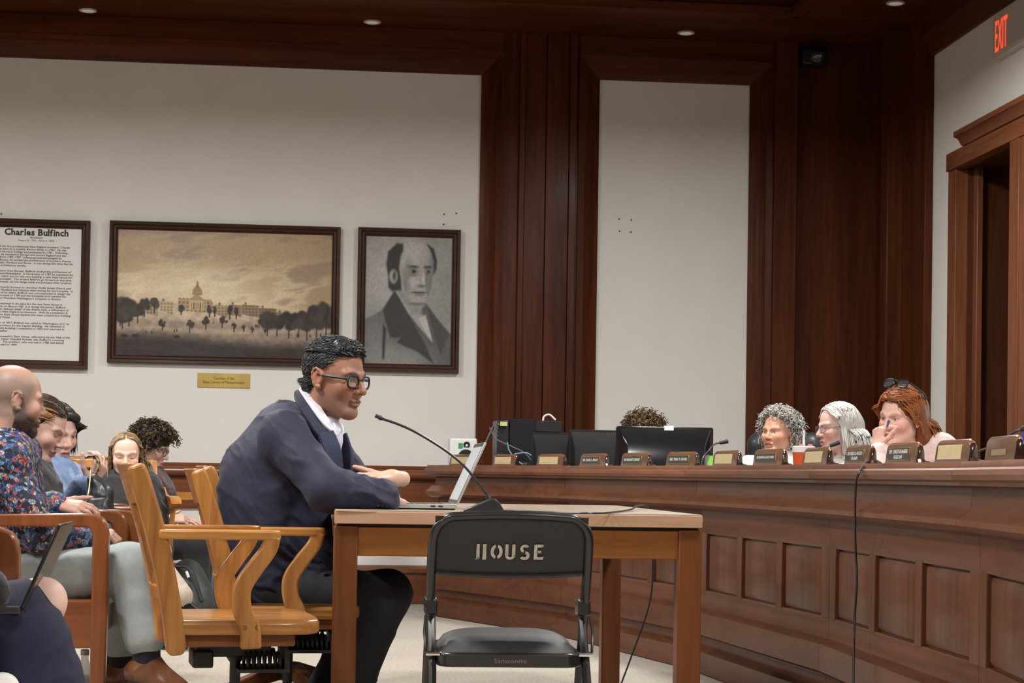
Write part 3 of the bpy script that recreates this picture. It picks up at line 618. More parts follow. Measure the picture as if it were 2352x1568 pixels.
for pi, (a, bq, tx) in enumerate(PLATES):
    _, A, _, _ = dais_at(a, .005); i, B, d, n = dais_at(bq, .005)
    c = (A+B)/2; wd = min(.40, (B-A).length); ang = math.atan2(d.y, d.x)
    lab = (NPL[pi])
    t = thing('name_plate', lab, 'name plate', (c.x, c.y, .929), ang, 'name plates along the dais desk')
    Mt = Matrix.Rotation(math.radians(-13), 4, 'X')      # leans back (local y points into the desk)
    hgt = .067
    prof = [(-.014, 0), (.032, 0), (.032, .007), (.018, .010), (.013, .018), (.012, hgt-.012), (.009, hgt-.004), (.003, hgt), (-.004, hgt-.003), (-.008, hgt-.010), (-.013, .010)]
    k = len(prof); body = MB(); xs = [(-wd/2-.004, .10), (-wd/2, .55), (-wd/2+.002, .80), (-wd/2+.010, .93), (-wd/2+.026, 1), (wd/2-.026, 1), (wd/2-.010, .94), (wd/2-.001, .84)]
    vs = [(x, y, z*sc) for x, sc in xs for y, z in prof]
    fs = [(r*k+j, r*k+(j+1) % k, (r+1)*k+(j+1) % k, (r+1)*k+j) for r in range(len(xs)-1) for j in range(k)]+[tuple(range(k))]
    body.add(vs, fs).build('block', NPW, t, world=False, ang=50)
    ecap = [(x, y, z*sc) for x, sc in ((wd/2-.001, .84), (wd/2+.004, .70), (wd/2+.005, .20), (wd/2+.012, .06)) for y, z in prof]
    MB().add(ecap, [(r*k+j, r*k+(j+1) % k, (r+1)*k+(j+1) % k, (r+1)*k+j) for r in range(3) for j in range(k)]+[tuple(range(3*k, 4*k))]).build('end_face', GLOSS, t, world=False, ang=30)
    y0, z0, y1, z1 = -.0127, .012, -.0085, hgt-.012; sl = Vector((0, y1-y0, z1-z0)).normalized(); out = Vector((0, -sl.z, sl.y))
    cx = -wd*.05; pw = wd*.70; ctr = Vector((cx, (y0+y1)/2, (z0+z1)/2-.004))
    MF = Matrix.Identity(4)
    for r in range(3): MF[r][0] = (1, 0, 0)[r]; MF[r][1] = sl[r]; MF[r][2] = out[r]; MF[r][3] = ctr[r]
    if tx == '':
        MB().box(-pw*.3, pw*.4, -.014, .002, 0, .0018, MF).build('worn_label', mat('worn_tan', (.26, .19, .10), .7), t, world=False); continue
    face = MB().box(-pw/2, pw/2, -.021, .021, .0, .003, MF).build('brass_plate' if tx else 'card_face', BRASS if tx else PAPER, t, world=False, bevel=.0008)
    if tx:
        MB().box(-pw/2+.002, pw/2-.002, -.0185, .0185, .003, .0036, MF).build('black_insert', ENG, t, world=False)
        ls = tx.split('\n'); zz = .004
        for li, tl in enumerate(ls):
            MT = MF @ Matrix.Translation((0, (.0085 if len(ls) > 1 else .002)-.0175*li, .0042))
            text_obj('lettering', tl, .02, MT, WHITE, t, bold=.0006, fit=(pw*(.86 if li == 0 else .40), .0125 if len(ls) > 1 else .0125), world=False)
        for zt_ in (-.0198, .0198): MB().box(-pw/2, pw/2, zt_-.001, zt_+.001, .003, .0042, MF).build('brass_edge', BRASS, t, world=False)

# ================================================================== TESTIMONY TABLE
TX0, TX1, TY0, TY1 = .030, 1.196, 5.73, 7.42
tb = thing('testimony_table', 'plain wooden table with pale worn top and square legs', 'table', ((TX0+TX1)/2, (TY0+TY1)/2, 0))
MB().box(TX0, TX1, TY0, TY1, .713, .752).build('table_top', W(TOP, 'table_top_edge', 'x', worn=.3, rough=.45), tb, bevel=.002)
LAM = wood('table_laminate', (.30, .235, .175), (.40, .33, .255), 'y', rough=.4, coat=.1, fine=10)
MB().box(TX0+.002, TX1-.002, TY0+.002, TY1-.002, .752, .7555).build('laminate', LAM, tb)
MB().add([(TX0+.004, TY0-.003, .7555), (TX0+.13, TY0-.001, .7535), (TX0+.13, TY0-.001, .750), (TX0+.004, TY0-.004, .752), (TX0+.004, TY0+.05, .7575), (TX0+.13, TY0+.05, .7555)], [(0, 1, 2, 3), (0, 4, 5, 1)]).build('lifted_veneer', W(TOP, 'table_top_edge', 'x'), tb)
TZ, TXX = W(TBL, 'table_wood', 'z', worn=.18), W(dict(dark=(.16, .056, .012), light=(.29, .110, .025)), 'table_apron', 'x', worn=.15)
lw = .076
for x in (TX0-.002, TX1-lw+.002):
    for y in (TY0+.012, TY1-lw-.012): MB().box(x, x+lw, y, y+lw, 0, .706).build('leg', TZ, tb, bevel=.005)
for y in (TY0+.024, TY1-.05): MB().box(TX0+lw-.004, TX1-lw+.004, y, y+.024, .612, .704).build('apron', TXX, tb, bevel=.003)
TYY = W(dict(dark=(.16, .056, .012), light=(.29, .110, .025)), 'table_apron', 'y', worn=.15)
for x in (TX0+.012, TX1-.036): MB().box(x, x+.024, TY0+lw, TY1-lw, .612, .704).build('apron', TYY, tb, bevel=.003)
MB().box(TX0+.01, TX1-.01, TY0+.02, TY1-.02, .704, .714).build('shadow_batten', mat('dark_batten', (.02, .012, .008), .8), tb)  # near-black slab, shade of the gap under the top put into its colour

# ================================================================== FOLDING CHAIR
fc = thing('folding_chair', 'black metal folding chair with padded seat and stencilled back', 'chair', (.488, 4.86, 0), math.radians(-1))
tr = .0125
def U(pts, name, r=tr): return MB().tube(spline(pts, 6), r, 10).build(name, BLACKMETAL, fc, world=False)
hw = .206
fp = [(-hw-.006, .26, .0), (-hw-.002, .11, .30), (-hw, .0, .50), (-hw, -.075, .66), (-hw+.006, -.105, .722), (-hw+.035, -.117, .756), (-hw+.08, -.120, .764), (0, -.128, .768)]
U(fp+[(-x, y, z) for x, y, z in fp[-2::-1]], 'back_frame')
for s in (-1, 1):
    MB().tube([(s*(hw-.004), .045, .53), (s*(hw-.004), -.10, .36), (s*(hw+.002), -.30, .0)], .0115, 8).build('rear_leg', BLACKMETAL, fc, world=False)
    MB().box(s*(hw-.002)-.017, s*(hw-.002)+.017, -.03, .05, .50, .545, M=Matrix.Rotation(0, 4, 'X')).build('pivot_bracket', BLACKMETAL, fc, world=False, bevel=.006)
    MB().tube([(s*(hw+.012), -.04, .50), (s*(hw+.016), -.065, .46), (s*(hw+.012), -.085, .41), (s*(hw-.012), -.085, .405)], .004, 6).build('locking_link', BLACKMETAL, fc, world=False)
    MB().tube([(s*(hw-.024), -.10, .405), (s*(hw+.012), -.10, .405)], .006, 8).build('hinge_pin', CHROME, fc, world=False)
    MB().lathe([(.015, 0), (.017, .02), (.012, .035)], 10, (s*(hw+.006), .262, 0)).build('foot_cap', BLACKPL, fc, world=False)
    MB().lathe([(.015, 0), (.017, .02), (.012, .035)], 10, (s*(hw+.002), -.302, 0)).build('foot_cap', BLACKPL, fc, world=False)
MB().tube([(-hw, -.215, .14), (hw, -.215, .14)], .007, 8).build('stretcher', BLACKMETAL, fc, world=False)
# curved back panel
def back_panel():
    V_, Q = [], []; nx, nz = 16, 6
    for j in range(nz+1):
        for i in range(nx+1):
            u = i/nx*2-1; z = .612+(.764-.612)*j/nz-.008*(1-u*u)*(j == 0); y0 = -.052-.072*j/nz
            V_.append((u*(hw-.006), y0-.012*(1-u*u)*.4, z))
    n = len(V_); V_ += [(x, y+.016, z) for x, y, z in V_]
    for j in range(nz):
        for i in range(nx):
            a = j*(nx+1)+i; Q += [(a, a+1, a+nx+2, a+nx+1), (n+a, n+a+nx+1, n+a+nx+2, n+a+1)]
    for i in range(nx): Q += [(i, n+i, n+i+1, i+1), (nz*(nx+1)+i, nz*(nx+1)+i+1, n+nz*(nx+1)+i+1, n+nz*(nx+1)+i)]
    for j in range(nz): a, c = j*(nx+1), (j+1)*(nx+1); Q += [(a, c, n+c, n+a), (a+nx, n+a+nx, n+c+nx, c+nx)]
    return MB().add(V_, Q)
back_panel().build('backrest', mat('chair_back_paint', (.020, .020, .021), .55, bump=.05, bscale=400), fc, world=False, ang=50)
MB().tube([(x*(hw-.012), -.058-.006*(1-x*x), .613-.007*(1-x*x)) for x in np.linspace(-1, 1, 13)], .006, 6).build('backrest_lip', BLACKMETAL, fc, world=False)
# stencilled word, letter by letter, on the sloping rear face of the back panel
STN = mat('stencil_paint', (.46, .41, .35), .8, var=.25, vscale=60)
sl = Vector((0, -.072, .152)).normalized(); nn = Vector((0, -sl.z, sl.y))
MS = Matrix.Identity(4)
for r in range(3): MS[r][0] = (1, 0, 0)[r]; MS[r][1] = sl[r]; MS[r][2] = nn[r]; MS[r][3] = (0, -.083-.0052, .672)[r]
def blobpoly(pts): return pts
def strokes(name, polys):
    mb = MB()
    for P in polys: mb.add([MS @ Vector((x, y, .0016)) for x, y in P], [tuple(range(len(P)))])
    mb.build(name, STN, fc, world=False)
def arc(cx, cy, rx, ry, wd, a0, a1, n=14):
    o = [(cx+(rx+wd/2)*math.cos(math.radians(a0+(a1-a0)*i/n)), cy+(ry+wd/2)*math.sin(math.radians(a0+(a1-a0)*i/n))) for i in range(n+1)]
    q = [(cx+(rx-wd/2)*math.cos(math.radians(a0+(a1-a0)*i/n)), cy+(ry-wd/2)*math.sin(math.radians(a0+(a1-a0)*i/n))) for i in range(n+1)]
    return [[o[i], o[i+1], q[i+1], q[i]] for i in range(n)]
hh = .0225
bar = lambda x, w_, y0=-hh, y1=hh: [(x-w_/2, y0), (x+w_/2, y0+.001), (x+w_/2-.001, y1), (x-w_/2, y1-.001)]
strokes('stencil_letter', [bar(-.086, .009), bar(-.069, .010, -hh-.002, hh), [(-.092, -.021), (-.082, -.016), (-.082, -.022), (-.094, -.024)]])
strokes('stencil_letter', arc(-.0385, 0, .0105, .0165, .0085, 100, 260)+arc(-.0365, 0, .0105, .0165, .0085, -80, 80))
strokes('stencil_letter', [bar(-.0105, .009, -.012, hh), bar(.0075, .009, -.012, hh)]+arc(-.0015, -.0115, .009, .008, .0075, 185, 355))
strokes('stencil_letter', arc(.0365, .0095, .0085, .0085, .0075, 30, 250)+arc(.0365, -.0105, .0092, .009, .0085, -150, 80))
strokes('stencil_letter', [bar(.0655, .009), [(.070, .0135), (.084, .0145), (.086, .0215), (.070, hh)], [(.071, -.003), (.080, -.003), (.080, .004), (.071, .004)], [(.070, -hh), (.085, -hh), (.087, -.0135), (.070, -.0145)]])
# seat pan and pad
pan = MB().prism(rrect(.382, .40, .05, 6, 0, .075), .372, .410, 'z').build('seat_pan', BLACKMETAL, fc, world=False, bevel=.006)
V_, Q = [], []
for j in range(15):
    for i in range(19):
        u, v_ = i/18*2-1, j/14*2-1; rr_ = max(0, 1-u**4)*max(0, 1-v_**4)
        V_.append((u*.184*(1-.06*v_*v_), .075+v_*.192*(1-.05*u*u), .408+.046*rr_**.55))
for j in range(14):
    for i in range(18): a = j*19+i; Q.append((a, a+1, a+20, a+19))
MB().add(V_, Q).build('seat_pad', mat('vinyl_black', (.032, .034, .036), .42, bump=.35, bscale=900), fc, world=False, ang=60)
text_obj('pressed_lettering', 'Samsonite', .02, Matrix(((1, 0, 0, 0), (0, 0, -1, -.1262), (0, 1, 0, .390), (0, 0, 0, 1))), mat('worn_lettering', (.16, .16, .16), .5), fc, fit=(.085, .012), world=False)

# ================================================================== OAK SWIVEL CHAIRS
OZ, OX = W(OAK, 'oak', 'z', rough=.3, coat=.4), W(OAK, 'oak', 'x', rough=.3, coat=.4)
OD = W(dict(dark=(.10, .035, .012), light=(.22, .08, .025)), 'oak_dark', 'x')
BLK = mat('cast_iron', (.010, .010, .011), .5)
def ribbon(path, wd, th, y):
    """flat board following path (x,z) with in-plane width wd (list or number), thickness th, centred on y"""
    n = len(path); P = [Vector((p[0], p[1])) for p in path]; ws = wd if isinstance(wd, list) else [wd]*n
    vs = []
    for i, p in enumerate(P):
        t = (P[min(i+1, n-1)]-P[max(i-1, 0)]).normalized(); nr = Vector((-t.y, t.x)); a, c = p+nr*ws[i]/2, p-nr*ws[i]/2
        vs += [(a.x, y-th/2, a.y), (c.x, y-th/2, c.y), (c.x, y+th/2, c.y), (a.x, y+th/2, a.y)]
    fs = [(i*4+j, i*4+(j+1) % 4, i*4+4+(j+1) % 4, i*4+4+j) for i in range(n-1) for j in range(4)]+[(0, 1, 2, 3), ((n-1)*4, (n-1)*4+1, (n-1)*4+2, (n-1)*4+3)]
    return MB().add(vs, fs)
def sp2(pts, n=6): return [(p.x, p.y) for p in spline([(a, b_, 0) for a, b_ in pts], n)]
def swivel_chair(label, loc, rz):
    t = thing('swivel_chair', label, 'chair', loc, rz, None)
    out = [(-.20, -.225), (.12, -.235), (.185, -.225), (.218, -.19), (.228, -.10), (.230, 0), (.228, .10), (.218, .19), (.185, .225), (.12, .235), (-.20, .225)]
    MB().prism(out, .408, .450, 'z').build('seat', OX, t, world=False, bevel=.012, seg=3)
    MB().box(-.19, .15, -.19, .19, .372, .410).build('seat_rail', OD, t, world=False, bevel=.006)
    for s in (-1, 1):
        y = s*.212
        pth = sp2([(-.188, .352), (-.200, .45), (-.228, .60), (-.268, .75), (-.312, .885)], 5)
        ribbon(pth, [.036]+[.058]*(len(pth)-3)+[.056, .046], .034, y).build('back_post', OZ, t, world=False, bevel=.009, seg=3)
        apth = [(-.245, .690), (-.10, .694), (.03, .700)]
        MB().prism([(-.245, y+s*.0-.024), (-.06, y+s*.012-.026), (.06, y+s*.026-.028), (.092, y+s*.026-.018), (.098, y+s*.026), (.092, y+s*.026+.018), (.06, y+s*.026+.028), (-.06, y+s*.012+.026), (-.245, y+.024)], .678, .706, 'z').build('arm', OX, t, world=False, bevel=.007, seg=3)
        spth = sp2([(.072, .690), (.060, .650), (.020, .595), (-.012, .540), (-.010, .480), (.012, .430), (.016, .372)], 5)
        nn_ = len(spth); ribbon(spth, [.044+.016*i/nn_ for i in range(nn_)], .032, s*.246).build('arm_support', OZ, t, world=False, bevel=.007, seg=3)
        for bx in (-.004, .032): MB().lathe([(.001, .004), (.006, .003), (.008, 0)], 10, M=Matrix.Translation((bx, s*.262, .432)) @ Matrix.Rotation(math.pi/2*s, 4, 'X')).build('bolt', BRASS, t, world=False)
    # crest rail, lower rail and slats
    def curved(z0, z1, x0, x1, th, nm):
        n = 10; vs = []
        for i in range(n+1):
            y = -.20+.40*i/n; bow = -.030*(1-(y/.2)**2)
            vs += [(x0+bow-th/2, y, z0), (x0+bow+th/2, y, z0), (x1+bow+th/2, y, z1), (x1+bow-th/2, y, z1)]
        fs = [(i*4+j, i*4+(j+1) % 4, i*4+4+(j+1) % 4, i*4+4+j) for i in range(n) for j in range(4)]+[(0, 1, 2, 3), (n*4, n*4+1, n*4+2, n*4+3)]
        MB().add(vs, fs).build(nm, W(OAK, 'oak', 'y', rough=.3, coat=.4), t, world=False, bevel=.005)
    curved(.775, .890, -.276, -.314, .022, 'crest_rail'); curved(.50, .545, -.206, -.214, .02, 'lower_rail')
    for y in (-.12, -.04, .04, .12):
        bow = -.030*(1-(y/.2)**2)
        ribbon([(-.210+bow, .53), (-.242+bow, .66), (-.278+bow, .79)], .014, .045, y).build('back_slat', OZ, t, world=False)
    # tilt mechanism, spring, column and base
    MB().box(-.12, .10, -.05, .05, .330, .374).box(-.13, -.07, -.07, .07, .30, .35).build('tilt_mechanism', BLK, t, world=False, bevel=.006)
    for s in (-1, 1):
        cp_ = [(.02+.11*i/70, s*.055+.020*math.cos(i*2*math.pi/10), .318+.026*math.sin(i*2*math.pi/10)) for i in range(71)]
        MB().tube(cp_, .0045, 6).build('spring', BLK, t, world=False)
    MB().box(.0, .15, -.085, .085, .286, .296).box(.135, .15, -.08, .08, .286, .35).build('spring_plate', BLK, t, world=False)
    MB().lathe([(.030, .10), (.020, .12), (.016, .14), (.016, .31), (.030, .33)], 16).build('column', BLK, t, world=False)
    MB().lathe([(.001, .17), (.045, .165), (.062, .150), (.066, .125), (.03, .10)], 20).build('hub', BLK, t, world=False)
    for k in range(4):
        R_ = Matrix.Rotation(math.pi/2*k+.5, 4, 'Z')
        MB().add([(.04, -.026, .165), (.04, .026, .165), (.04, .026, .105), (.04, -.026, .105), (.30, -.020, .085), (.30, .020, .085), (.30, .020, .05), (.30, -.020, .05)], [(0, 1, 2, 3), (4, 7, 6, 5), (0, 4, 5, 1), (1, 5, 6, 2), (2, 6, 7, 3), (3, 7, 4, 0)], R_).build('base_leg', OD, t, world=False, bevel=.006)
        cx, cy = (R_ @ Vector((.285, 0, 0)))[:2]
        MB().lathe([(.022, -.010), (.025, -.004), (.025, .004), (.022, .010)], 14, M=Matrix.Translation((cx, cy, .025)) @ Matrix.Rotation(math.pi/2, 4, 'X')).build('caster', BLK, t, world=False)
    return t
swivel_chair('empty honey oak swivel armchair beside the table', (-.255, 5.45, 0), math.radians(9))
swivel_chair('honey oak swivel armchair under the man in navy suit', (-.115, 6.17, -.012), math.radians(5))
swivel_chair('oak swivel armchair mostly hidden behind the man in navy suit', (-.125, 6.86, 0), math.radians(3))

# ================================================================== REDDISH FIXED ARMCHAIRS
AX, AZ_ = W(ARM, 'armchair_wood', 'x', rough=.3, coat=.45), W(ARM, 'armchair_wood', 'z', rough=.3, coat=.45)
def armchair(label, loc, rz=0, group=None):
    t = thing('wooden_armchair', label, 'chair', loc, rz, group)
    for s in (-1, 1):
        y = s*.29; th = .05
        # arm and front post in one bent board outline
        MB().prism([(-.30, .680), (.188, .680), (.199, .672), (.204, .655), (.204, 0), (.252, 0), (.256, .40), (.256, .655), (.250, .690), (.235, .712), (.205, .724), (.16, .726), (-.30, .716)], y-th/2, y+th/2, 'y').build('arm_and_post', AX if False else AZ_, t, world=False, bevel=.008, seg=3)
        MB().box(-.24, .21, y-.014, y+.014, .285, .438).build('side_panel', AX, t, world=False, bevel=.003)
        MB().box(-.30, -.235, y-.022, y+.022, 0, .70).build('rear_post', AZ_, t, world=False, bevel=.005)
    MB().box(-.26, .235, -.265, .265, .405, .440).build('seat', AX, t, world=False, bevel=.01)
    MB().box(.19, .225, -.265, .265, .32, .405).build('front_rail', W(ARM, 'armchair_wood', 'y', rough=.3, coat=.45), t, world=False, bevel=.003)
    vs = [(-.255, .40), (-.225, .40), (-.315, .885), (-.345, .885)]
    MB().prism(vs, -.265, .265, 'y').build('backrest', AZ_, t, world=False, bevel=.01)
    return t
pA = at(251, 1200, 6.10)
armchair('reddish wooden armchair under the bald man in floral shirt', (pA.x-.256, 6.40, 0))
armchair('reddish wooden armchair under the woman with orange-streaked hair', (pA.x-.215, 7.035, 0))
armchair('reddish wooden armchair under the woman in light blue shirt', (at(312, 1170, 7.9).x-.256, 7.67, 0))
pB = at(46, 1220, 4.62)
armchair('reddish wooden armchair under the person in navy skirt', (pB.x-.256, 4.34, 0))
# light oak seats by the back wall
def oak_chair(label, loc, rz):
    t = thing('oak_armchair', label, 'chair', loc, rz, None)
    MB().box(-.22, .22, -.23, .23, .41, .445).build('seat', OX, t, world=False, bevel=.012)
    for s in (-1, 1):
        MB().tube([(.18, s*.20, .42), (.20, s*.22, 0)], [.022, .017], 10).build('leg', OZ, t, world=False)
        MB().tube([(-.18, s*.20, .42), (-.22, s*.22, 0)], [.022, .017], 10).build('leg', OZ, t, world=False)
        ar = sp2([(-.26, .765), (-.20, .735), (-.10, .718), (.08, .720), (.19, .712), (.215, .690)], 5)
        ribbon(ar, .040, .055, s*.25).build('arm', OX, t, world=False, bevel=.008, seg=3)
        MB().tube([(.13, s*.235, .43), (.15, s*.25, .70)], .014, 8).build('arm_spindle', OZ, t, world=False)
        ribbon([(-.205, .42), (-.24, .65), (-.30, .92)], .045, .035, s*.22).build('back_post', OZ, t, world=False, bevel=.006)
    MB().prism([(-.262, .74), (-.240, .74), (-.292, .925), (-.314, .925)], -.22, .22, 'y').build('crest_rail', OX, t, world=False, bevel=.006)
    for y in (-.13, -.045, .045, .13): ribbon([(-.212, .43), (-.245, .62), (-.275, .76)], .014, .04, y).build('back_slat', OZ, t, world=False)
    return t
pC = at(523, 1140, 11.0)
oak_chair('empty light oak armchair by the wainscot', (pC.x-.225, 11.25, 0), 0)
oak_chair('light oak armchair under the curly-haired person in maroon', (-1.13, 10.42, 0), math.radians(-8))
oak_chair('light oak armchair under the fair-haired woman in black', (-1.05, 9.55, 0), math.radians(-75))
bn = thing('oak_bench', 'light oak bench with solid back against the far wall', 'bench', (-2.0, 11.4, 0))
pD = at(165, 1047, 11.55)
MB().box(-3.4, at(252, 1047, 11.6).x+.10, 11.60, 11.64, .36, pD.z).build('back_board', OX, bn, bevel=.012)
MB().box(-3.4, at(252, 1047, 11.6).x+.10, 11.15, 11.62, .40, .44).build('seat', OX, bn, bevel=.012)
for x in (-3.35, -2.4, -1.55): MB().box(x, x+.05, 11.2, 11.6, 0, .41).build('leg', OZ, bn, bevel=.004)
# ================================================================== FIGURE TOOLKIT (signed distance surfaces)
def A3(p): return np.array(p[:] if hasattr(p, 'to_tuple') else p, np.float64)
class Sdf:
    def __init__(s): s.ops = []
    def cap(s, a, b, ra, rb=None, k=.02, sub=False):
        s.ops.append(('c', A3(a), A3(b), ra, ra if rb is None else rb, k, sub)); return s
    def ell(s, c, r, k=.02, R=None, sub=False):
        r = A3(r if hasattr(r, '__len__') else (r, r, r)); s.ops.append(('e', A3(c), r, None if R is None else np.array(R, float), 0, k, sub)); return s
    def bounds(s):
        lo, hi = [], []
        for o in s.ops:
            if o[6]: continue
            if o[0] == 'c': r = max(o[3], o[4]); lo.append(np.minimum(o[1], o[2])-r); hi.append(np.maximum(o[1], o[2])+r)
            else: r = o[2].max(); lo.append(o[1]-r); hi.append(o[1]+r)
        return np.min(lo, 0), np.max(hi, 0)
    def mesh(s, vox, post=None):
        lo, hi = s.bounds(); pad = vox*3+.02; lo = lo-pad; hi = hi+pad
        n = np.ceil((hi-lo)/vox).astype(int)+1
        ax = [lo[i]+vox*np.arange(n[i]) for i in range(3)]
        D = np.full(n, 1.0, np.float32)
        for t, a, b, c, d, k, sub in s.ops:
            if t == 'c': r = max(c, d); l, h = np.minimum(a, b)-r, np.maximum(a, b)+r
            else: r = b.max(); l, h = a-r, a+r
            m_ = k+vox*3; i0 = np.clip(np.floor((l-m_-lo)/vox).astype(int), 0, n); i1 = np.clip(np.ceil((h+m_-lo)/vox).astype(int)+1, 0, n)
            if (i1 <= i0).any(): continue
            sl = tuple(slice(p, q) for p, q in zip(i0, i1))
            X = ax[0][sl[0]][:, None, None]; Y = ax[1][sl[1]][None, :, None]; Z = ax[2][sl[2]][None, None, :]
            if t == 'c':
                ba = b-a; L2 = float(ba@ba)+1e-12
                h_ = np.clip(((X-a[0])*ba[0]+(Y-a[1])*ba[1]+(Z-a[2])*ba[2])/L2, 0, 1)
                dd = np.sqrt((X-a[0]-h_*ba[0])**2+(Y-a[1]-h_*ba[1])**2+(Z-a[2]-h_*ba[2])**2)-(c+(d-c)*h_)
            else:
                P = np.broadcast_arrays(X-a[0], Y-a[1], Z-a[2])
                if c is not None: P = [P[0]*c[0][j]+P[1]*c[1][j]+P[2]*c[2][j] for j in range(3)]
                k0 = np.sqrt(sum((P[j]/b[j])**2 for j in range(3))); k1 = np.sqrt(sum((P[j]/b[j]**2)**2 for j in range(3)))+1e-9
                dd = k0*(k0-1)/k1
            cur = D[sl]
            if sub:
                h_ = np.clip(.5-.5*(cur+dd)/k, 0, 1); D[sl] = cur*(1-h_)+(-dd)*h_+k*h_*(1-h_)
            else:
                h_ = np.clip(.5+.5*(cur-dd)/k, 0, 1); D[sl] = cur*(1-h_)+dd*h_-k*h_*(1-h_)
        if post is not None: D = post(D, ax)
        return surf_nets(D, lo, vox)
_off = np.array([[i, j, k] for i in (0, 1) for j in (0, 1) for k in (0, 1)])
_edg = [(0, 4), (1, 5), (2, 6), (3, 7), (0, 2), (1, 3), (4, 6), (5, 7), (0, 1), (2, 3), (4, 5), (6, 7)]
def surf_nets(D, lo, vox):
    N = D < 0; c = np.zeros(np.array(D.shape)-1, np.int8)
    for o in _off: c += N[o[0]:D.shape[0]-1+o[0], o[1]:D.shape[1]-1+o[1], o[2]:D.shape[2]-1+o[2]]
    idx = np.argwhere((c > 0) & (c < 8)); vid = np.full(c.shape, -1, np.int32); vid[tuple(idx.T)] = np.arange(len(idx))
    vals = np.stack([D[idx[:, 0]+o[0], idx[:, 1]+o[1], idx[:, 2]+o[2]] for o in _off], 1).astype(np.float64)
    S = np.zeros((len(idx), 3)); C = np.zeros(len(idx))
    for a, b in _edg:
        m_ = (vals[:, a] < 0) != (vals[:, b] < 0); t = vals[m_, a]/(vals[m_, a]-vals[m_, b])
        S[m_] += _off[a]+(_off[b]-_off[a])*t[:, None]; C[m_] += 1
    V = lo+vox*(idx+S/C[:, None]); Q = []
    for ax_ in range(3):
        u, w_ = (ax_+1) % 3, (ax_+2) % 3
        sl0 = [slice(None)]*3; sl1 = [slice(None)]*3; sl0[ax_] = slice(0, -1); sl1[ax_] = slice(1, None)
        e = np.argwhere(N[tuple(sl0)] != N[tuple(sl1)])
        e = e[(e[:, u] > 0) & (e[:, w_] > 0) & (e[:, u] < D.shape[u]-1) & (e[:, w_] < D.shape[w_]-1)]
        q = []
        for du, dw in ((-1, -1), (0, -1), (0, 0), (-1, 0)):
            f = e.copy(); f[:, u] += du; f[:, w_] += dw; q.append(vid[tuple(f.T)])
        q = np.stack(q, 1); neg = N[tuple(e.T)]; q[~neg] = q[~neg][:, ::-1]; Q.append(q)
    return V, np.concatenate(Q)
def vnormals(V, Q):
    fn = np.cross(V[Q[:, 2]]-V[Q[:, 0]], V[Q[:, 3]]-V[Q[:, 1]]); Nn = np.zeros_like(V)
    for j in range(4): np.add.at(Nn, Q[:, j], fn)
    return Nn/(np.linalg.norm(Nn, axis=1, keepdims=True)+1e-12)
def relax(V, Q, it=1, f=.5):
    for _ in range(it):
        S = np.zeros_like(V); C = np.zeros(len(V))
        for j in range(4):
            for d in (1, 3): np.add.at(S, Q[:, j], V[Q[:, (j+d) % 4]]); np.add.at(C, Q[:, j], 1)
        V = V*(1-f)+f*S/np.maximum(C, 1)[:, None]
    return V
def vnoise3(P, seed=0):
    g = np.random.default_rng(seed).random((32, 32, 32)); i = np.floor(P).astype(int); f = P-i; f = f*f*(3-2*f); i = i % 32; j = (i+1) % 32
    out = 0
    for a in (0, 1):
        for b in (0, 1):
            for c in (0, 1):
                w_ = (f[:, 0] if a else 1-f[:, 0])*(f[:, 1] if b else 1-f[:, 1])*(f[:, 2] if c else 1-f[:, 2])
                out = out+w_*g[(j if a else i)[:, 0], (j if b else i)[:, 1], (j if c else i)[:, 2]]
    return out
def folds(V, Q, amp, dirv, freq, seed=0, mask=None):
    """cloth folds: broken ridges running across dirv (ridged noise stretched along the fold)"""
    Nn = vnormals(V, Q); d = A3(dirv); d = d/np.linalg.norm(d); e = np.cross(d, (.3, .8, .5)); e /= np.linalg.norm(e); h = np.cross(d, e); f = freq/6.28*1.5
    warp = vnoise3(V*9+seed, seed+5)[:, None]*1.2
    P = np.stack([V@d*f, V@e*f*.28, V@h*f*.28], 1)+50+seed*3.1+warp
    g = (1-np.abs(2*vnoise3(P, seed)-1))**2-.35+.4*((1-np.abs(2*vnoise3(P*2.1+7, seed+1)-1))**2-.35)
    env = np.clip(1.8*vnoise3(V*7+20+seed, seed+2)-.35, 0, 1.2)
    a = amp*1.7*g*env
    if mask is not None: a = a*mask
    return V+Nn*a[:, None]
def merge(parts):
    Vs, Qs, Cs, n = [], [], [], 0
    for V, Q, C in parts:
        Vs.append(V); Qs.append(Q+n); Cs.append(np.broadcast_to(A3(C), V.shape) if np.ndim(C) == 1 else C); n += len(V)
    return np.concatenate(Vs), np.concatenate(Qs), np.concatenate(Cs)
def frame(pos, a, pitch=0, roll=0, scale=1.0):
    """head frame: local x = person's right, y = front, z = up; a = heading (0 = +X), pitch down, roll towards the right shoulder (degrees)"""
    a, p, r = map(math.radians, (a, pitch, roll))
    f = Vector((math.cos(a), math.sin(a), 0)); rt = Vector((math.sin(a), -math.cos(a), 0)); u = Vector((0, 0, 1))
    f2 = f*math.cos(p)-u*math.sin(p); u2 = u*math.cos(p)+f*math.sin(p)
    r2 = rt*math.cos(r)-u2*math.sin(r); u3 = u2*math.cos(r)+rt*math.sin(r)
    M = Matrix.Identity(4)
    for i in range(3): M[i][0], M[i][1], M[i][2], M[i][3] = r2[i]*scale, f2[i]*scale, u3[i]*scale, pos[i]
    return M
def xf(M, V): Mn = np.array(M); return V@Mn[:3, :3].T+Mn[:3, 3]
def g2(V, c, r): return np.exp(-(((V-A3(c))/A3(r))**2).sum(1))
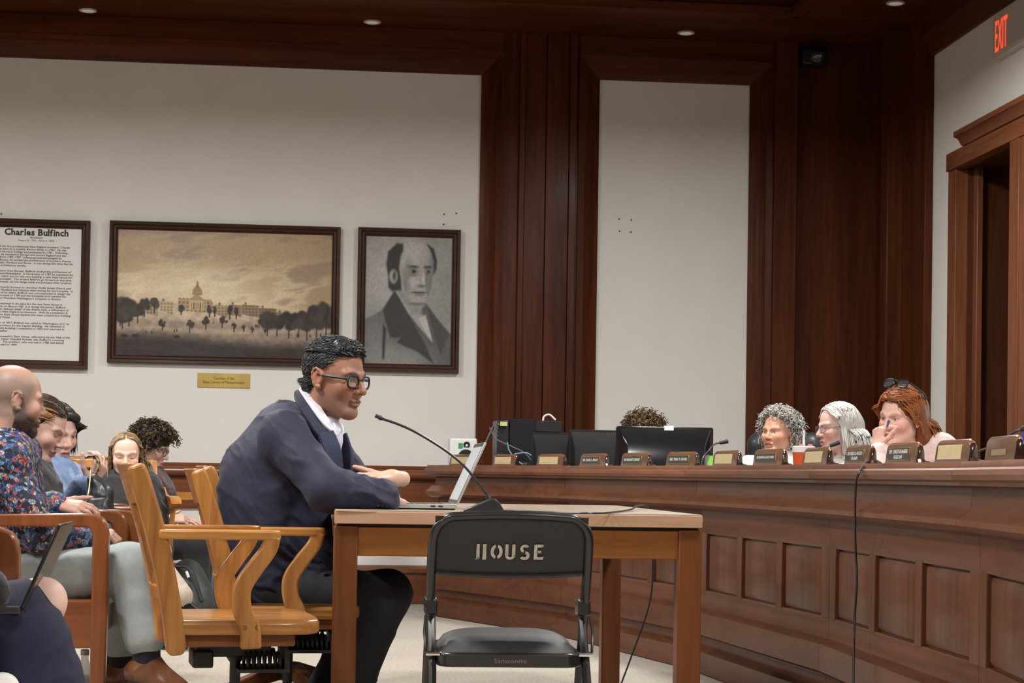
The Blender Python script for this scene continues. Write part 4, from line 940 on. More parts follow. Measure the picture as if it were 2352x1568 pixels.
def head_mesh(M, neck_base, vox=.0035, fem=False, skin=(.55, .33, .24), brow=(.05, .03, .02), lips=None, eyes='open', iris=(.05, .03, .02), beard=None, stubble=None, jaw=1.0, nose=1.0, blush=.12, neck_r=None, mouth_open=0):
    s = Sdf(); j = jaw*(.93 if fem else 1.0)
    s.ell((0, -.012, .035), (.074, .094, .082)); s.ell((0, .018, -.03), (.060*j, .068, .082), .03)
    for q in (-1, 1):
        s.cap((q*.045*j, -.005, -.055), (q*.018*j, .058, -.098), .018, k=.025); s.ell((q*.041, .055, -.025), .021, .025)
        s.cap((q*.045, .066, .020), (q*.012, .082, .016), .0095 if not fem else .007, k=.015)
    s.ell((0, .068, -.100), (.020*j, .018, .016), .02)
    s.cap((0, .080, .010), (0, .1005+.02*(nose-1), -.029), .0072, .0105*nose, .010)
    for q in (-1, 1): s.ell((q*.0105*nose, .089, -.033), (.0082*nose, .011, .0078), .006)
    for q in (-1, 1):
        s.ell((q*.031, .087, .001), (.018, .013, .0105), .012, sub=True)
    for q in (-1, 1):
        s.ell((q*.031, .0655, .0), .0128, .004)
        s.cap((q*.018, .0735, .0085), (q*.044, .067, .0075), .0040, k=.006)             # upper lid fold
        s.cap((q*.020, .088-.004, -.0615), (0, .0885, -.0575), .0050, k=.006); s.cap((q*.016, .080, -.071), (0, .0865, -.0725), .0060, k=.006)
    for q in (-1, 1): s.cap((q*.021, .0905, -.0660), (0, .0975, -.0650), .0022+mouth_open, k=.004, sub=True)
    for q in (-1, 1):
        s.ell((q*.0775, -.012, -.004), (.0095, .0185, .031), .006, R=Matrix.Rotation(math.radians(-12), 3, 'X'))
        s.ell((q*.089, -.006, .001), (.0085, .0105, .019), .004, sub=True)
        er = [(q*.0835, -.012+.0175*math.cos(t)-.25*(.028*math.sin(t)), -.002+.028*math.sin(t)) for t in np.linspace(math.radians(20), math.radians(290), 9)]
        for e0, e1 in zip(er[:-1], er[1:]): s.cap(e0, e1, .0034, .0034, .004)
        s.ell((q*.080, -.004, -.033), (.006, .008, .009), .006)
    nb = (M.inverted() @ Vector(neck_base)); nr = neck_r or (.046 if fem else .056)
    s.cap((0, -.022, -.055), nb, nr, nr*1.12, .03)
    V, Q = s.mesh(vox)
    C = np.tile(A3(skin), (len(V), 1)); ab = np.abs(V[:, 0]); W_ = np.stack([ab, V[:, 1], V[:, 2]], 1)
    def mixv(col, w_): nonlocal C; C = C*(1-w_[:, None])+A3(col)*w_[:, None]
    red = A3(skin)*A3((1.12, .72, .68))
    mixv(red, np.clip(g2(W_, (.042, .06, -.03), (.022, .03, .022))*blush*3, 0, 1)); mixv(red, np.clip(g2(W_, (0, .11, -.03), (.013, .02, .012))*blush*3, 0, 1)); mixv(red, np.clip(g2(W_, (.082, -.01, -.005), (.012, .02, .03))*blush*2.5, 0, 1))
    front = V[:, 1] > .045
    lp = lips or tuple(A3(skin)*A3((.86, .50, .50)))
    mixv(lp, front*np.clip(1.5*np.exp(-((V[:, 0]/.023)**4)-((V[:, 2]+.0645)/.0095)**4)-.3, 0, 1)); mixv(A3(lp)*.25, front*np.exp(-((V[:, 0]/.022)**6)-((V[:, 2]+.0652)/.0022)**2))
    # eyebrows, eyes
    bz = .0245-.09*(ab-.03)**2/.03
    mixv(brow, front*np.clip(np.exp(-((ab-.033)/.020)**4-((V[:, 2]-.0235+18*(ab-.032)**2)/.0050)**2)*(1.0 if not fem else .75), 0, 1))
    ez = V[:, 2]-.000; ex_ = ab-.031
    fe = front & (V[:, 1] > .06)
    if eyes == 'open':
        alm = np.clip(1.6-2*((ex_/.0145)**2+(ez/.0062)**2), 0, 1)*fe
        mixv((.62, .58, .55), alm*.9); ir = np.clip(2.5-2.5*((ex_/.0062)**2+((ez-.0005)/.0062)**2), 0, 1)*alm; mixv(iris, ir)
    mixv((.03, .02, .018), fe*np.exp(-(ex_/.0155)**6-((ez-(.0058-20*ex_**2 if eyes == 'open' else -.004+14*ex_**2))/.0021)**2)*.85)
    mixv(A3(skin)*.62, fe*np.clip(g2(W_, (.031, .08, .009), (.020, .03, .006))*.45, 0, 1))
    mixv(A3(skin)*.30, front*np.clip(g2(W_, (.0085, .094, -.0395), (.005, .009, .0035)), 0, 1)*.8)
    if beard is not None:
        bc, amt = beard
        w1 = np.clip((.0-V[:, 2]-.032-.35*np.clip(V[:, 1]-.03, -.05, .05))/.02, 0, 1)*(V[:, 1] > -.012)*(V[:, 2] > -.135)
        w1 = w1*np.clip(1.5-1.5*np.exp(-((V[:, 0]/.024)**4)-((V[:, 2]+.0645)/.012)**4), 0, 1)
        w1 = np.maximum(w1*np.clip((ab-.006)/.01, .75, 1), np.clip(1-np.abs(V[:, 1]-.004)/.016, 0, 1)*(V[:, 2] < .02)*(V[:, 2] > -.07)*(ab > .05)*(amt > .5))
        nz = .85+.3*np.random.default_rng(3).random(len(V))
        mixv(bc, np.clip(w1*amt*nz, 0, 1))
    if stubble is not None:
        sc, amt = stubble
        w1 = np.clip((.060-V[:, 1]+.25*(V[:, 2]-.03))/.03, 0, 1)*np.clip((V[:, 2]+.075)/.02, 0, 1)*np.clip((.105-V[:, 2]+.2*(-V[:, 1]))/.05, .25, 1)*(1-g2(W_, (.080, -.012, -.005), (.010, .022, .033)))
        mixv(sc, np.clip(w1*amt, 0, 1))
    return xf(M, V), Q, C
# ---- hands
def hand_ops(s, wrist, dirv, back, thumb=1, curl=(25, 30, 20), spread=.10, sc=1.0, fan=None, thumb_dir=None):
    w = Vector(wrist); d = Vector(dirv).normalized(); b = Vector(back); b = (b-d*b.dot(d)).normalized(); lat = d.cross(b)*thumb
    L = (.074, .082, .077, .060); kn = []
    s.cap(w-d*.05, w+d*.012, .026*sc, .024*sc, .015)
    for i in range(4):
        off = (1.5-i)*.0195*sc
        k = w+d*(.088-.004*abs(i-1.2))*sc+lat*off+b*(.004 if i in (1, 2) else 0); kn.append(k)
        s.cap(w+lat*off*.55+d*.015*sc, k, .0135*sc, .0108*sc, .014)
        ang = 0; p = k; dd = (d+lat*(1.5-i)*spread).normalized()
        ax_ = dd.cross(b).normalized()
        for seg in range(3):
            c_ = (fan[i] if fan else curl)[seg]; ang -= math.radians(c_)
            v = Matrix.Rotation(ang, 3, ax_) @ dd; v = v if (v-dd).dot(b) <= 1e-6 else Matrix.Rotation(-ang, 3, ax_) @ dd
            ln = L[i]*(.48, .30, .24)[seg]*sc; r0 = (.0092, .0083, .0075)[seg]*sc; r1 = (.0083, .0075, .0064)[seg]*sc
            s.cap(p, p+v*ln, r0, r1, .0045); p = p+v*ln
    td = Vector(thumb_dir).normalized() if thumb_dir else (d*.62+lat*.78-b*.22).normalized()
    p = w+d*.022*sc+lat*.024*sc; q = p+(td+lat*.15).normalized()*.044*sc
    s.cap(p, q, .0145*sc, .0105*sc, .012); e = q+(td*.9+d*.25).normalized()*.033*sc; s.cap(q, e, .0100*sc, .0090*sc, .006); s.cap(e, e+(td*.8+d*.4).normalized()*.024*sc, .0088*sc, .0070*sc, .004)
# ---- hair strands
def tubes(P, rad, sides=3, cols=None):
    n, m_, _ = P.shape
    T = np.gradient(P, axis=1); T /= np.linalg.norm(T, axis=2, keepdims=True)+1e-9
    ref = np.where(np.abs(T[..., 2:3]) < .85, np.array([0, 0, 1.]), np.array([1., 0, 0])); N1 = np.cross(T, ref); N1 /= np.linalg.norm(N1, axis=2, keepdims=True)+1e-9; N2 = np.cross(T, N1)
    a = 2*np.pi*np.arange(sides)/sides; r = np.broadcast_to(rad, (n, m_))[..., None, None]
    V = P[:, :, None, :]+r*(np.cos(a)[None, None, :, None]*N1[:, :, None, :]+np.sin(a)[None, None, :, None]*N2[:, :, None, :])
    I = np.arange(n*m_*sides).reshape(n, m_, sides); J = np.roll(I, -1, 2)
    Q = np.stack([I[:, :-1], J[:, :-1], J[:, 1:], I[:, 1:]], -1).reshape(-1, 4)
    C = None if cols is None else np.repeat(cols, m_*sides, 0)
    return V.reshape(-1, 3), Q, C
SC_C, SC_R = np.array([0, -.012, .033]), np.array([.0775, .0985, .0865])
def scalp(n, r, ok):
    out = np.zeros((0, 3))
    while len(out) < n:
        d = r.normal(size=(n*3, 3)); d /= np.linalg.norm(d, axis=1, keepdims=True); p = SC_C+SC_R*d
        out = np.concatenate([out, p[ok(p)]])
    return out[:n]
def hairline(low=-.06, front=.080, side=.015):
    def ok(p):
        y, z = p[:, 1], p[:, 2]
        lim = np.where(y > .05, front, np.where(y > .0, side+(front-side)*np.clip(y/.05, 0, 1)**1.2, np.where(y > -.03, side-.0-(side-low)*np.clip(-y/.03, 0, 1), low)))
        return z > lim
    return ok
def colvar(n, base, var, r, streak=None, sp=0):
    c = A3(base)[None]*(1+var*(r.random((n, 1))*2-1))
    if streak is not None: m_ = r.random(n) < sp; c[m_] = A3(streak)*(1+var*(r.random((m_.sum(), 1))-.5))
    return np.clip(c, 0, 1)
def straight_hair(M, n, length, base, var=.35, seed=1, part=.0, off=.04, rad=.0021, flare=.0, back=.25, streak=None, sp=0, ok=None, wave=.0, steps=16, tuck=None, sides=3, lift=0, down=None, end_in=0, hug=-.01):
    r = np.random.default_rng(seed); p = scalp(n, r, ok or hairline()); 
    sgn = np.where(p[:, 0] > part, 1., -1.); Ls = length*(1-.25*r.random(n)); step = Ls/steps
    dn = np.array((M.inverted().to_3x3() @ Vector((0, 0, -1))).normalized()[:]) if down is None else A3(down)
    d = np.stack([sgn*(.9-.5*np.clip(-p[:, 1]/.1, 0, 1)), -back-0*p[:, 0], np.full(n, .15+lift)], 1); d /= np.linalg.norm(d, axis=1, keepdims=True)
    ofs = 1+off*(.35+.65*r.random(n)); P = [SC_C+(p-SC_C)*1.0]; cur = SC_C+(p-SC_C)*ofs[:, None]; P.append(cur); ph = r.random(n)*6.28
    for i in range(steps):
        f = min(1, .25+.9*i/steps)
        tgt = dn[None]+np.stack([sgn*flare, np.full(n, -back*.35*(1-f)), np.zeros(n)], 1)
        d = d*(1-.30*f-.12)+tgt*(.30*f+.12); d /= np.linalg.norm(d, axis=1, keepdims=True)
        cur = cur+d*step[:, None]
        q = (cur-SC_C)/SC_R; l = np.linalg.norm(q, axis=1); m_ = (l < ofs) | (cur[:, 2] > hug); cur[m_] = SC_C+SC_R*q[m_]/l[m_][:, None]*ofs[m_][:, None]
        nx_, rr_ = cur.copy(), .062                                     # keep clear of the neck
        below = cur[:, 2] < -.06; rad2 = np.hypot(cur[:, 0], cur[:, 1]+.03); m_ = below & (rad2 < rr_)
        cur[m_, 0] *= rr_/rad2[m_]; 
        if wave: cur = cur+wave*np.stack([np.sin(ph+i*1.1), np.cos(ph*1.7+i*1.3), 0*ph], 1)
        if end_in: cur = cur+np.stack([-sgn*end_in*max(0, i/steps-.7), np.zeros(n), np.zeros(n)], 1)
        if tuck is not None:
            m_ = tuck(cur); cur[m_, 0] = np.sign(cur[m_, 0])*np.maximum(np.abs(cur[m_, 0]), .086); 
        P.append(cur.copy())
    P = np.stack(P, 1); k = P.shape[1]; rr = rad*np.concatenate([[.6], np.ones(k-3), [.7, .25]])
    V, Q, C = tubes(P, rr[None], sides, colvar(n, base, var, r, streak, sp)); return xf(M, V), Q, C
def curly_hair(M, n, base, var=.4, seed=1, length=.055, cr=.008, turns=3.0, rad=.0028, ok=None, spread=.03, droop=.5, streak=None, sp=0, pts=22, puff=0, sides=4):
    r = np.random.default_rng(seed); p = scalp(n, r, ok or hairline()); nr = (p-SC_C)/SC_R; nr /= np.linalg.norm(nr, axis=1, keepdims=True)
    dn = np.array((M.inverted().to_3x3() @ Vector((0, 0, -1))).normalized()[:])
    tn = r.normal(size=(n, 3))*.55+nr*.7; tn /= np.linalg.norm(tn, axis=1, keepdims=True); L = length*(.6+.7*r.random(n)); ph = r.random(n)*6.28
    t = np.linspace(0, 1, pts)
    ax_ = p[:, None]+nr[:, None]*(.002+puff*r.random((n, 1, 1)))+tn[:, None]*(L[:, None]*t)[..., None]+dn*(droop*L[:, None]*t**2)[..., None]
    q = (ax_-SC_C)/SC_R; l = np.linalg.norm(q, axis=2); l2 = np.maximum(l, 1.04); ax_ = SC_C+SC_R*q*(l2/l)[..., None]
    u = np.cross(tn, [.3, .5, .8]); u /= np.linalg.norm(u, axis=1, keepdims=True); w_ = np.cross(tn, u); a = ph[:, None]+2*np.pi*turns*t; c_ = cr*(.6+.6*r.random((n, 1)))*np.minimum(1, t*5)
    P = ax_+c_[..., None]*(np.cos(a)[..., None]*u[:, None]+np.sin(a)[..., None]*w_[:, None])
    V, Q, C = tubes(P, rad, sides, colvar(n, base, var, r, streak, sp)); return xf(M, V), Q, C
def hair_cap(M, ops, col, vox=.006, amp=.0, freq=120):
    s = Sdf()
    for o in ops: getattr(s, o[0])(*o[1:-1], **o[-1]) if isinstance(o[-1], dict) else getattr(s, o[0])(*o[1:])
    V, Q = s.mesh(vox)
    if amp: V = folds(V, Q, amp, (.3, 1, .4), freq, 3)
    return xf(M, V), Q, np.tile(A3(col), (len(V), 1))
SKINM = vcol('skin', .48, sss=.12, spec=.35, bump=.06, bscale=500)
HAIRM = vcol('hair', .38, spec=.45)
def cloth(name, col, rough=.85, var=.12, vscale=40, bump=.25, bscale=700, sheen=.15, **k): return mat(name, col, rough, var=var, vscale=vscale, bump=bump, bscale=bscale, sheen=sheen, **k)
def person(label, base, parts):
    """parts: list of (V,Q,C) skin pieces joined into the body mesh"""
    V, Q, C = merge(parts); V = V-A3(base)
    o = mesh_np('person', V, Q, SKINM, None, C); o.location = base; ROOTM[o.name] = Matrix.Translation(Vector(base))
    tag(o, label, 'person'); return o
def garment(name, s, vox, mt, par, fold=None, rl=1):
    V, Q = s.mesh(vox)
    if rl: V = relax(V, Q, rl)
    for f in (fold or []): V = folds(V, Q, *f)
    return mesh_np(name, V, Q, mt, par)
def V3(*p): return Vector(p)
def lerp(a, b, t): return Vector(a)+(Vector(b)-Vector(a))*t
def torso_ops(s, pel, chest, neck, shR, shL, g=0.0, k=.06, rc=.105, rp=.115, wch=.085, rs=.066):
    sd = (Vector(shL)-Vector(shR)).normalized(); 
    for o in (-wch, -wch*.35, wch*.35, wch):
        s.cap(Vector(pel)+sd*o*1.05, Vector(chest)+sd*o, rp+g, rc+g, k)
    s.cap(shR, shL, rs+g, rs+g, k); s.cap(lerp(chest, neck, .15), lerp(chest, neck, .95), .085+g, .052+g, k)
def arm_ops(s, sh, el, wr, g=0.0, r=(.056, .046, .044, .031), k=.03):
    s.cap(sh, el, r[0]+g, r[1]+g, k); s.cap(el, wr, r[2]+g, r[3]+g, k)
def leg_ops(s, hip, kn, an, g=0.0, r=(.088, .066, .060, .042), k=.04):
    s.cap(hip, kn, r[0]+g, r[1]+g, k); s.cap(kn, an, r[2]+g, r[3]+g, k)
def core(J):
    """thin inner body so that head, hands and limbs belong to one figure"""
    s = Sdf()
    if 'pel' in J:
        torso_ops(s, J['pel'], J['chest'], J['neck'], J['shR'], J['shL'], -.035)
        for q in 'RL':
            if 'el'+q in J: arm_ops(s, J['sh'+q], J['el'+q], J['wr'+q], -.014)
            if 'kn'+q in J: leg_ops(s, J['hip'+q], J['kn'+q], J['an'+q], -.025)
    return s.mesh(.012)
def shoe(par, ankle, toe_dir, mt, length=.27, drop=.085, name='shoe', heel=.02, pitch=0, sole=None, laces=None):
    a = Vector(ankle); d = Vector(toe_dir).normalized(); dn = Vector((0, 0, -1)); s = Sdf()
    h = a+dn*drop*.55-d*.03; t = a+d*(length-.085)+dn*(drop*.72)-Vector((0, 0, pitch))
    s.cap(a+V3(0, 0, -.01), h, .040, .038, .02); s.cap(h, lerp(h, t, .55), .040, .042, .03); s.cap(lerp(h, t, .4), t, .043, .030, .03); s.cap(a+d*.01, lerp(h, t, .5)+V3(0, 0, .01), .036, .032, .03)
    V, Q = s.mesh(.006); zmin = min(h.z, t.z)-.034
    lowz = (V-A3(h))@A3(d)/max(1e-6, (t-h).dot(d)); fl = h.z-.034+(t.z-h.z)*np.clip(lowz, 0, 1); V[:, 2] = np.maximum(V[:, 2], fl)
    o = mesh_np(name, V, Q, mt, par)
    sl = Sdf(); sl.cap(h, t, .041, .036, .01); sl.cap(lerp(h, t, .5), t, .046, .034, .02); V, Q = sl.mesh(.007); V[:, 2] = np.interp(V[:, 2], [V[:, 2].min(), V[:, 2].max()], [-.010, .010])+(h.z-.034+(t.z-h.z)*np.clip((V-A3(h))@A3(d)/max(1e-6, (t-h).dot(d)), 0, 1))
    if laces:
        sd = d.cross(V3(0, 0, 1)).normalized(); p0, p1 = a+d*.050+V3(0, 0, -.012), lerp(h, t, .62)+V3(0, 0, .040)
        for k in range(5): c = lerp(p0, p1, k/4); MB().tube([c-sd*.026+V3(0, 0, -.012), c-sd*.012+V3(0, 0, .002), c+sd*.012+V3(0, 0, .002), c+sd*.026+V3(0, 0, -.012)], .003, 5).build('lace', laces, o)
    mesh_np('sole', V, Q, sole or mat('shoe_sole', (.02, .014, .01), .7), o)
    return o
# ================================================================== MAN IN NAVY SUIT
def man_in_suit():
    J = dict(pel=at(612, 1345, 6.32), chest=at(652, 1075, 6.28), neck=at(722, 985, 6.24), shR=at(652, 1002, 6.06), shL=at(705, 985, 6.46),
             elR=at(752, 1122, 5.92), wrR=at(868, 1140, 5.95), elL=at(820, 1118, 6.46), wrL=at(893, 1120, 6.06),
             hipR=at(610, 1365, 6.19), knR=at(886, 1366, 6.12), anR=at(806, 1580, 6.12), hipL=at(620, 1355, 6.43), knL=at(872, 1368, 6.42), anL=at(745, 1590, 6.42))
    skin = (.30, .142, .088)
    M = frame(at(771, 869, 6.18), -34, 7, 0, 1.10)
    hd = head_mesh(M, J['neck'], .0026, False, skin, (.012, .010, .010), lips=(.26, .115, .095), eyes='open', beard=((.09, .065, .06), .34), jaw=1.04, nose=1.15, blush=.16, mouth_open=.0008)
    hs = Sdf()
    hand_ops(hs, at(884, 1141, 6.03), (.10, .98, -.08), (.1, -.1, 1), 1, curl=(30, 35, 25))
    hR = hs.mesh(.003)
    hs = Sdf(); wl = at(901, 1098, 6.09)
    hand_ops(hs, wl, (-.70, -.70, .03), (.15, -.15, 1), 1, fan=[(3, 8, 10), (5, 10, 12), (7, 13, 14), (9, 16, 16)], spread=.15, thumb_dir=(-.88, .02, .32))
    hs.cap(J['elL'], wl, .040, .026, .02)
    hL = hs.mesh(.003)
    hskin = (.60, .36, .27)
    P = person('man in navy suit and dark glasses leaning on the table, hands clasped', (J['pel'].x, J['pel'].y, 0), [hd, (*hR, hskin), (*hL, hskin), (*core(J), skin)])
    NAVY = cloth('navy_suit', (.0125, .0145, .038), .72, var=.12, vscale=90, sheen=.06, bump=.15)
    s = Sdf(); torso_ops(s, J['pel']+V3(0, 0, -.03), J['chest'], J['neck'], J['shR'], J['shL'], .022, rc=.118, rp=.125, rs=.056)
    # rounded upper back
    s.cap(at(597, 1090, 6.28), at(642, 985, 6.26), .11, .082, .07); s.cap(at(565, 1220, 6.31), at(592, 1090, 6.28), .11, .11, .06); s.cap(at(565, 1330, 6.32), at(578, 1200, 6.31), .105, .105, .06)
    arm_ops(s, J['shR'], J['elR'], at(880, 1142, 5.955), .014, r=(.062, .054, .052, .041)); arm_ops(s, J['shL'], J['elL'], at(868, 1122, 6.30), .014, r=(.062, .05, .048, .04))
    # skirts of the jacket spread over the thighs
    s.cap(at(565, 1372, 6.20), at(700, 1365, 6.15), .08, .066, .05); s.cap(at(565, 1372, 6.44), at(690, 1365, 6.48), .08, .066, .05)
    s.cap(at(690, 1090, 6.20), at(735, 1330, 6.17), .085, .06, .06)
    s.cap(at(742, 962, 6.21), at(762, 1020, 6.17), .040, .038, .02, sub=True); s.cap(at(762, 1020, 6.17), at(774, 1060, 6.14), .040, .015, .02, sub=True)
    jk = garment('jacket', s, .006, NAVY, P, [(.0075, (.35, .2, 1), 75, 5), (.0040, (.9, -.3, .7), 120, 9)])
    # collar and lapels: tapering bands lying on the jacket
    def band(name, pts, ws, th, mt, par, n=5):
        pts = spline(pts, n); k = len(pts); vs = []; ws = np.interp(np.linspace(0, 1, k), np.linspace(0, 1, len(ws)), ws)
        for i, (p) in enumerate(pts):
            t = (pts[min(i+1, k-1)]-pts[max(i-1, 0)]).normalized(); out_ = (p-at(690, 1060, 6.2)); out_ = (out_-t*out_.dot(t)).normalized(); sd = t.cross(out_)
            vs += [p+sd*ws[i]/2+out_*th, p-sd*ws[i]/2+out_*th, p-sd*ws[i]/2-out_*th, p+sd*ws[i]/2-out_*th]
        fs = [(i*4+j, i*4+(j+1) % 4, i*4+4+(j+1) % 4, i*4+4+j) for i in range(k-1) for j in range(4)]+[(0, 1, 2, 3), ((k-1)*4, (k-1)*4+1, (k-1)*4+2, (k-1)*4+3)]
        return MB().add(vs, fs).build(name, mt, par, bevel=.002, ang=60)
    NV2 = cloth('navy_suit_lapel', (.014, .021, .062), .7, var=.1, vscale=90)
    band('collar', [at(696, 899, 6.33), at(692, 908, 6.215), at(702, 934, 6.125), at(727, 978, 6.09), at(744, 1004, 6.085)], [.050, .050, .046, .042, .040], .006, NAVY, jk)
    band('lapel', [at(748, 992, 6.085), at(762, 1030, 6.080), at(772, 1070, 6.085), at(782, 1110, 6.100)], [.065, .075, .055, .02], .005, NV2, jk)
    band('lapel', [at(788, 1000, 6.310), at(798, 1040, 6.290), at(800, 1085, 6.270), at(800, 1120, 6.250)], [.05, .06, .05, .02], .005, NV2, jk)
    for px, py in ((742, 1300), (748, 1222)):
        p = at(px, py, 6.085); MB().lathe([(.001, .004), (.008, .004), (.011, .001), (.011, -.004)], 14, M=Matrix.Translation(p) @ Matrix.Rotation(math.radians(75), 4, 'X')).build('button', mat('suit_button', (.012, .012, .014), .3), jk)
    for k in range(3):
        p = at(868+10*k, 1160, 5.905); MB().lathe([(.001, .003), (.006, .003), (.008, 0)], 12, M=Matrix.Translation(p) @ Matrix.Rotation(math.radians(80), 4, 'X')).build('cuff_button', mat('suit_button', (.012, .012, .014), .3), jk)
    # shirt: collar, open neck and cuff
    SH = cloth('lavender_shirt', (.60, .585, .70), .7, var=.25, vscale=420, bump=.1)
    s = Sdf(); s.cap(J['chest']+V3(.06, 0, 0), J['neck']+V3(.035, -.005, -.01), .085, .062, .04); s.cap(at(752, 1050, 6.210), at(757, 990, 6.190), .045, .034, .03); s.cap(at(760, 1012, 6.18), at(748, 972, 6.18), .034, .036, .03)
    st = garment('shirt', s, .006, SH, P)
    SHC = cloth('shirt_collar_cloth', (.68, .67, .74), .7, bump=.1)
    band('shirt_collar', [at(706, 893, 6.290), at(704, 899, 6.200), at(722, 930, 6.135), at(748, 968, 6.110), at(768, 990, 6.130)], [.050, .045, .040, .042, .05], .004, SHC, st)
    band('collar_point', [at(768, 972, 6.150), at(775, 984, 6.140), at(770, 1000, 6.130)], [.02, .034, .010], .004, SHC, st)
    band('collar_point', [at(785, 976, 6.270), at(783, 988, 6.240), at(777, 1000, 6.220)], [.02, .03, .010], .004, SHC, st)
    s = Sdf(); s.cap(at(880, 1140, 5.965), at(897, 1142, 5.968), .034, .031, .01); garment('shirt_cuff', s, .004, SHC, P)
    # trousers, shoes
    BLKT = cloth('black_trousers', (.010, .010, .014), .8, var=.1, sheen=.05)
    s = Sdf(); leg_ops(s, J['hipR'], J['knR'], J['anR'], .012, r=(.088, .068, .066, .058)); leg_ops(s, J['hipL'], J['knL'], J['anL'], .012, r=(.088, .068, .066, .058)); s.cap(J['hipR'], J['hipL'], .10, .10, .05)
    garment('trousers', s, .009, BLKT, P, [(.005, (1, 0, .4), 50, 2)])
    for q in 'RL': shoe(P, J['an'+q]+V3(.01, 0, -.02), (1, -.1, -.05), mat('black_leather', (.012, .011, .011), .3, coat=.3), .28, .10)
    # hair
    H0 = (.014, .014, .015)
    okm = lambda p: hairline(-.072, .072, .022)(p) & ~((p[:, 1] > -.03) & (p[:, 1] < .03) & (p[:, 2] < .016))
    parts = [hair_cap(M, [('ell', (0, -.024, .043), (.0740, .0830, .0790), .02), ('ell', (0, -.075, -.03), (.055, .026, .05), .02), ('cap', (-.040, .030, .098), (.040, .030, .098), .020, .020, .04)], H0, .0036, .0022, 420)]
    top = lambda p: (p[:, 2] > .070) & (p[:, 1] < .072)
    parts.append(straight_hair(M, 2200, .040, H0, .5, 5, part=-.03, off=.15, rad=.0012, back=.9, ok=top, wave=.0020, steps=7, streak=(.13, .13, .135), sp=.16, lift=.35, down=(.15, -1, .12)))
    fr = lambda p: (p[:, 2] > .082) & (p[:, 1] > .035)
    parts.append(straight_hair(M, 420, .034, H0, .5, 15, part=-.05, off=.22, rad=.0018, back=-.2, ok=fr, wave=.003, steps=7, streak=(.10, .10, .105), sp=.12, lift=.9, down=(.6, .35, -.35)))
    side = lambda p: okm(p) & (p[:, 2] <= .078)
    parts.append(straight_hair(M, 3200, .030, H0, .5, 8, part=0, off=.055, rad=.0011, back=.5, ok=side, steps=6, streak=(.10, .10, .105), sp=.15, wave=.0012, down=(0, -.75, -.65)))
    Vh, Qh, Ch = merge(parts); mesh_np('hair', Vh, Qh, HAIRM, P, Ch)
    glasses(P, M, mat('glasses_black', (.006, .006, .008), .42), .0036, lens_w=.050, lens_h=.036, y=.094)
    return P
def glasses(par, M, mt, r=.0022, lens_w=.050, lens_h=.034, y=.093, z=-.003, temples=True, tint=(.9, .9, .92), up=None):
    t = bpy.data.objects.new('glasses', None); COL.objects.link(t); t.parent = par; t.matrix_parent_inverse = ROOTM[par.name].inverted(); ROOTM[t.name] = Matrix.Identity(4)
    L = M if up is None else M @ up
    g = mat('lens_glass', (.8, .8, .85), .04, alpha=.07) if tint[0] > .3 else mat('lens_tinted', tint, .08, alpha=.8)
    for q in (-1, 1):
        c = Vector((q*(lens_w/2+.009), y, z)); o2 = rrect(lens_w, lens_h, min(lens_w, lens_h)*.42, 5)
        ring = [L @ (c+Vector((a, -abs(c.x+a)**2*1.6-(.004 if True else 0), b_))) for a, b_ in o2]
        MB().tube(ring+[ring[0], ring[1]], r, 6, caps=False).build('rim', mt, t)
        MB().add(ring, [tuple(range(len(ring)))]).build('lens', g, t)
        if temples:
            e = c+Vector((q*lens_w/2, -.014, lens_h*.22)); MB().tube([L @ p for p in (e, Vector((q*.077, .035, z+lens_h*.24)), Vector((q*.081, -.012, z+lens_h*.30)), Vector((q*.079, -.035, z+.0)))], r*.95, 6, flat=(1, 1.5)).build('temple', mt, t)
    MB().tube([L @ Vector((-.0095, y-.004, z+.006)), L @ Vector((0, y+.004, z+.010)), L @ Vector((.0095, y-.004, z+.006))], r*.9, 6).build('bridge', mt, t)
    return t
man_in_suit()
# ================================================================== PEOPLE SEATED BEHIND THE TABLE
def seated(label, J, M, skin, head_kw, top, trousers=None, hands=(), vox=.006, hvox=.0035, hair=None, top_name='shirt', sleeves=True, top_g=.012, folds_=None, extra_skin=None, top_extra=None, core_=True, bare=(), hem=1.0):
    parts = [head_mesh(M, J['neck'], hvox, skin=skin, **head_kw)]
    for h in hands: s = Sdf(); hand_ops(s, **h); parts.append((*s.mesh(min(.0038, hvox)), skin))
    for q in bare: s = Sdf(); arm_ops(s, J['sh'+q], J['el'+q], J['wr'+q], -.004, r=(.045, .038, .036, .026)); parts.append((*s.mesh(.006), skin))
    if core_: parts.append((*core(J), skin))
    if extra_skin: parts += extra_skin
    P = person(label, (J['pel'].x, J['pel'].y, 0), parts)
    s = Sdf(); torso_ops(s, J['pel'], J['chest'], J['neck'], J['shR'], J['shL'], top_g)
    for q in 'RL':
        if 'el'+q in J and q not in bare:
            if sleeves: arm_ops(s, J['sh'+q], J['el'+q], lerp(J['el'+q], J['wr'+q], .93), top_g, r=(.056, .048, .046, .036))
            else: s.cap(J['sh'+q], lerp(J['sh'+q], J['el'+q], .45), .058+top_g, .056+top_g, .03)
    if top_extra: top_extra(s)
    garment(top_name, s, vox, top, P, folds_ or [(.0060, (.4, .2, 1), 70, 3), (.0030, (1, 0, .4), 110, 4)])
    if trousers is not None:
        s = Sdf()
        for q in 'RL': leg_ops(s, J['hip'+q], J['kn'+q], lerp(J['kn'+q], J['an'+q], hem), .012, r=(.085, .066, .062, .056))
        s.cap(J['hipR'], J['hipL'], .10, .10, .05)
        garment('trousers', s, .009, trousers, P, [(.005, (1, .2, .5), 55, 6)])
    if hair:
        Vh, Qh, Ch = merge(hair); mesh_np('hair', Vh, Qh, HAIRM, P, Ch)
    return P
